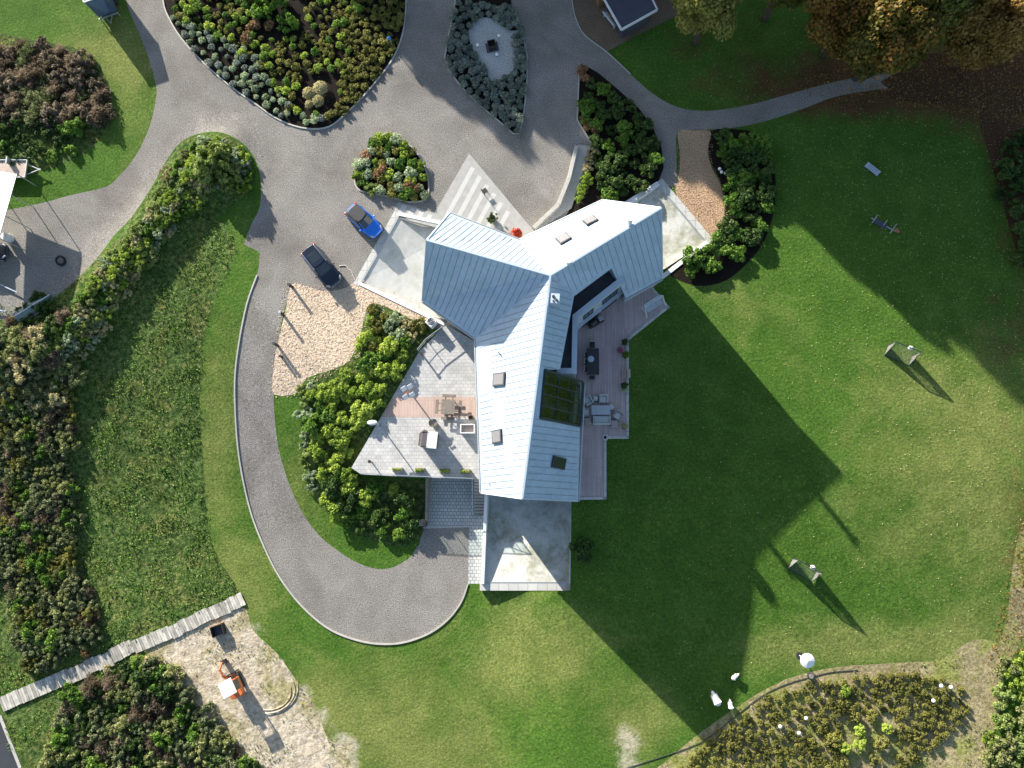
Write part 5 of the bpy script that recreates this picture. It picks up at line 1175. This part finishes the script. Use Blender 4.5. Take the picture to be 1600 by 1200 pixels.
# planting south east
fill([(1100,1165),(1150,1125),(1195,1092),(1250,1072),(1300,1060),(1400,1054),(1460,1054),(1500,1075),(1508,1110),(1485,1150),(1440,1180),(1420,1200),(1060,1200)], 10.6, .38, [('ball','olive'),('ball','olive'),('wild','olive')], 'small_bush', 'small olive green cushion in the rows of the planting at the lower right', 'shrub', 'small cushions of the lower right planting', 299, avoid=[[(1310,1110),(1400,1110),(1400,1200),(1320,1200)]], rj=.2, tries=12000)
for a, b in ((1333,1118),(1360,1118),(1318,1078),(1343,1140),(1385,1136),(1302,1155),(1318,1168),(1375,1160),(1365,1185),(1315,1193),(1340,1160)): shrub('lime_shrub', a, b, .62, 'leafy', 'lime' if (a+b) % 3 else 'olive', 'bright lime shrub in the middle of the lower right planting', 'shrub', 'lime shrubs of the lower right planting', 1.1)
fill([(1555,1050),(1600,1030),(1640,1040),(1640,1230),(1560,1230),(1545,1150),(1560,1100)], 18, .9, [('wild','pale'),('wild','straw'),('wild','lime')], 'pale_bush', 'pale yellow green bush in the lower right corner', 'bush', 'pale bushes in the lower right corner', 30, hz=.8)
# hedge bank, thickets
fill([(290,225),(340,215),(385,240),(398,275),(380,300),(340,300),(300,330),(250,395),(215,440),(180,500),(135,560),(95,590),(60,560),(110,500),(150,425),(205,365),(250,290)], 9.5, .64, [('wild','pale'),('wild','pale'),('wild','silver'),('wild','straw'),('wild','lime'),('wild','lime'),('wild','tan'),('wild','green')], 'hedge_bush', 'straggly pale green or tan bush of the long hedge bank between yard and meadow', 'bush', 'bushes of the hedge bank', 298, hz=1.0, edge=3)
for a, b in ((335,258),(352,262),(345,245),(365,275),(325,275)): shrub('tall_hedge_bush', a, b, 1.35, 'wild', 'pale', 'taller bush at the rounded upper end of the hedge bank', 'bush', 'taller bushes at the upper end of the hedge', 1.6)
fill([(-30,520),(60,520),(130,590),(60,640),(-30,650)], 16, 1.1, [('wild','tan'),('twig','brown'),('wild','straw'),('wild','thick'),('wild','straw')], 'bramble_bush', 'tangled tan and green bush at the lower end of the hedge', 'bush', 'tangled bushes at the lower end of the hedge', 60, hz=.9)
fill([(-40,620),(100,595),(120,640),(110,720),(125,800),(125,880),(150,950),(150,1000),(60,1045),(30,990),(15,900),(-40,900)], 12, .85, [('wild','thick'),('wild','thick'),('twig','brown'),('wild','green'),('wild','olive'),('wild','straw'),('wild','thick'),('twig','thick')], 'thicket_bush', 'tangled dark green bush of the dense thicket along the left edge', 'bush', 'bushes of the left thicket', 290, hz=1.2)
fill([(100,1090),(220,1035),(270,1050),(310,1100),(350,1150),(400,1210),(400,1240),(70,1240),(95,1160)], 16, 1.05, [('wild','green'),('wild','thick'),('wild','straw'),('twig','brown'),('wild','thick'),('wild','dark')], 'scrub_bush', 'tangled green and brown bush of the thicket below the plank walkway', 'bush', 'bushes of the lower left thicket', 160, hz=1.1)
for a, b in ((215,1030),(232,1033),(252,1032),(170,1045),(120,1090)): shrub('yellow_weed', a, b, .5, 'leafy', 'tan', 'small yellow flowering clump just below the plank walkway', 'weed clump', 'yellow clumps by the plank walkway')
for a, b in ((137,1020),(145,985),(150,960)): shrub('rust_weed', a, b, .6, 'wild', 'rust', 'reddish clump at the upper side of the plank walkway', 'weed clump', 'reddish clumps by the plank walkway')
fill([(-30,95),(30,72),(90,75),(140,95),(160,130),(165,180),(130,195),(90,185),(-30,190)], 16, 1.1, [('twig','brown'),('twig','brown'),('wild','brown'),('twig','thick')], 'brown_bush', 'brown leafless bush in the round thicket at the upper left', 'bush', 'brown bushes at the upper left', 70, hz=1.1)
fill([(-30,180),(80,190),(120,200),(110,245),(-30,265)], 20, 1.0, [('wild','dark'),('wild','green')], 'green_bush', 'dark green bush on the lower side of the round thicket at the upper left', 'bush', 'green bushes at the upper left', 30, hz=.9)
fill([(20,480),(85,470),(120,480),(70,530),(10,540)], 20, .9, [('twig','brown'),('wild','dark')], 'yard_bush', 'dark twiggy bush next to the upturned boat', 'bush', 'dark bushes by the boat', 20)
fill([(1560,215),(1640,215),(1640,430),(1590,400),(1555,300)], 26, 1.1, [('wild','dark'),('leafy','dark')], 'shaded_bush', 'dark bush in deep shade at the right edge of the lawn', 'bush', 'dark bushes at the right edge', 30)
for a, b, r_ in ((859,600,.7),(868,622,.8),(885,600,.9),(878,615,.8),(857,650,.7),(873,655,.8),(888,628,.7),(862,610,.6)): shrub('indoor_plant', a, b, r_, 'leafy', random.choice(('green','lime')), 'leafy plant seen through the glazed roof', 'plant', 'plants under the glazed roof', 1.6, z=.1)
# trees
def treemesh(lf, seed, n_=30000):
    global rs
    rs = np.random.RandomState(seed); lob = []
    for i in range(46):
        d = rs.normal(size=3); d /= np.linalg.norm(d); r = .45+.38*rs.rand(); lob.append((d[0]*r, d[1]*r, d[2]*r*.95, .17+.16*rs.rand()))
    for i in range(8): lob.append((rs.uniform(-.3,.3), rs.uniform(-.3,.3), rs.uniform(-.4,.3), .4))
    return blob(n_, lob, .047, 'crown_mesh', LF[lf], .6, low=-9, elong=1.4)
TM = {k: treemesh(k, 40+i*7) for i, k in enumerate(('autumn','olive','orange'))}
def trunkmesh():
    mb = MB(); mb.tube([(0,0,-.3),(.05,0,2.5),(0,.1,5),(.1,0,8)], [.38,.3,.24,.12], 9)
    rr = random.Random(4)
    for i in range(9):
        a = i*2.4; z = 2.6+i*.55; L = 2.6-i*.12; mb.tube([(0,0,z), (math.cos(a)*L*.5, math.sin(a)*L*.5, z+.9), (math.cos(a)*L, math.sin(a)*L, z+2.2)], [.14,.09,.04], 6)
    return mb.mesh('trunk_mesh', M['trunk'], True)
TRK = trunkmesh()
def tree(p, h, cr, lf, label, group):
    t = thing('broadleaf_tree', (p.x, p.y, ht(p.x, p.y)), random.random()*6.28, label, 'tree', group)
    o = bpy.data.objects.new('trunk', TRK); COL.objects.link(o); o.parent = t; o.scale = (h/14,)*3
    c = bpy.data.objects.new('crown', TM[lf]); COL.objects.link(c); c.parent = t; vr = h*.42; c.location = (0,0,h-vr); c.scale = (cr, cr, vr)
    return t
for i, (a, b, h, cr, lf, l) in enumerate(((1108,-12,13,3.9,'olive','green tree cut by the top edge, left of the autumn coloured trees'), (1392,40,14,4.9,'autumn','largest yellow and orange autumn tree overhanging the top of the path'), (1330,5,13,4.4,'autumn','autumn tree just left behind the largest one'), (1462,-25,15,4.6,'olive','green autumn tree at the top edge between the two orange crowns'), (1550,30,12,4.0,'orange','orange brown tree in the upper right corner'), (1235,-70,15,4.2,'olive','green tree at the top edge between the shed and the autumn trees'), (1620,-20,14,4.6,'orange','orange tree cut by the upper right corner'))):
    q = P(a, b, h*.6); tree(q, h, cr, lf, l, None)
for a, b, h, cr in ((815,222,17,5.2),(935,258,17,4.6),(1070,296,17,4.8),(1180,335,17,4.4),(1292,385,18,4.2),(1428,468,18,4.6),(1545,545,20,5),(1680,635,23,5.4),(1670,540,22,5.2),(1690,440,21,5.4),(1700,330,21,5.4),(1700,220,20,5.2),
    (1330,330,17,4.6),(1480,400,19,5),(1000,190,16,4.4),(1140,180,16,4.6),(1560,420,20,5),(1270,220,16,4.6),(1420,250,17,4.8)):
    q = P(a, b, 0); L_t = (h*.95)/math.tan(R(SUN_EL)); q = q-Vector((SDIR.x, SDIR.y, 0))*L_t
    tree(q, h, cr, 'olive', 'tall leafy tree standing beyond the top edge of the picture, casting the long shade', 'trees beyond the top edge')
# ================================================================ UNCOUNTABLE STUFF
rs = np.random.RandomState(5)
def strew(name, polys, n_, size, mat, h, label, dens=None, up=True):
    C_ = []
    while len(C_) < n_:
        a, b = rs.uniform(-20, 1620), rs.uniform(-20, 1220)
        if not any(inpoly((a, b), p) for p in polys): continue
        if dens and rs.rand() > dens(a, b): continue
        g = G(a, b); C_.append((g.x, g.y, g.z+.015+abs(rs.normal())*h))
    C_ = np.array(C_); nn = rs.normal(size=C_.shape)*(.35 if up else 1); nn[:, 2] += 1 if up else .3
    me = quads(C_, nn, size, name+'_mesh', mat, 1.4); o = bpy.data.objects.new(name, me); COL.objects.link(o); tag(o, label, 'leaves' if up else 'weeds', kind='stuff')
LAWN_E = [(910,800),(950,780),(950,690),(985,690),(985,540),(1050,480),(1060,450),(1140,442),(1215,350),(1215,260),(1190,215),(1300,160),(1400,145),(1620,150),(1620,1010),(1530,1000),(1180,1080),(1110,1140),(960,1020),(900,940)]
LAWN_N = [(955,85),(1100,10),(1260,20),(1290,120),(1170,158),(1060,165),(1000,125)]
strew('fallen_leaves', [LAWN_E, LAWN_N], 4200, .07, LF['tan'], .02, 'small pale fallen leaves strewn over the lawn', lambda a, b: .15+.85*max(blobs(a, b, [(1600,500,200,400,1),(1350,200,300,150,1),(1450,600,200,300,.5)]), 0))
strew('path_leaves', [[(1240,150),(1260,120),(1400,90),(1600,80),(1620,200),(1400,160),(1330,160)], [(1340,110),(1450,95),(1450,155),(1340,155)], [(1540,1040),(1600,800),(1620,800),(1620,1000),(1570,1050)]], 2600, .1, LF['orange'], .03, 'orange brown fallen leaves under the autumn trees')
strew('meadow_weeds', [meadow, hedgeland, rough2], 12000, .1, LF['green'], .09, 'rough weeds and grass tufts of the unmown meadow', lambda a, b: max(0, min(1, .45+1.6*noise.noise((a/38, b/45, 3)))), False)
strew('meadow_clumps', [meadow, hedgeland], 7000, .12, LF['green'], .13, 'brighter green leafy clumps in the unmown meadow', lambda a, b: max(0, min(1, .1+2.4*noise.noise((a/22, b/26, 9)))), False)
strew('dry_weeds', [meadow, hedgeland, sandpit, drySE], 6500, .1, LF['straw'], .07, 'dry grass tufts in the meadow and on bare ground', lambda a, b: max(0, min(1, .25+2.0*noise.noise((a/50, b/40, 19)))), False)

strew('loose_wood_chips', [[(445,438),(505,447),(560,434),(620,456),(690,500),(668,516),(585,485),(575,515),(560,560),(515,588),(478,602),(470,622),(420,622),(423,580),(436,490)]], 3000, .08, M['palechips'], .008, 'loose pale wood chips scattered over the chip patch and its edges')
strew('loose_chips', [[(1054,200),(1116,200),(1112,250),(1136,300),(1136,345),(1110,380),(1062,325),(1050,300),(1056,250)]], 1400, .07, M['chips'], .008, 'loose brown wood chips along the chip path')
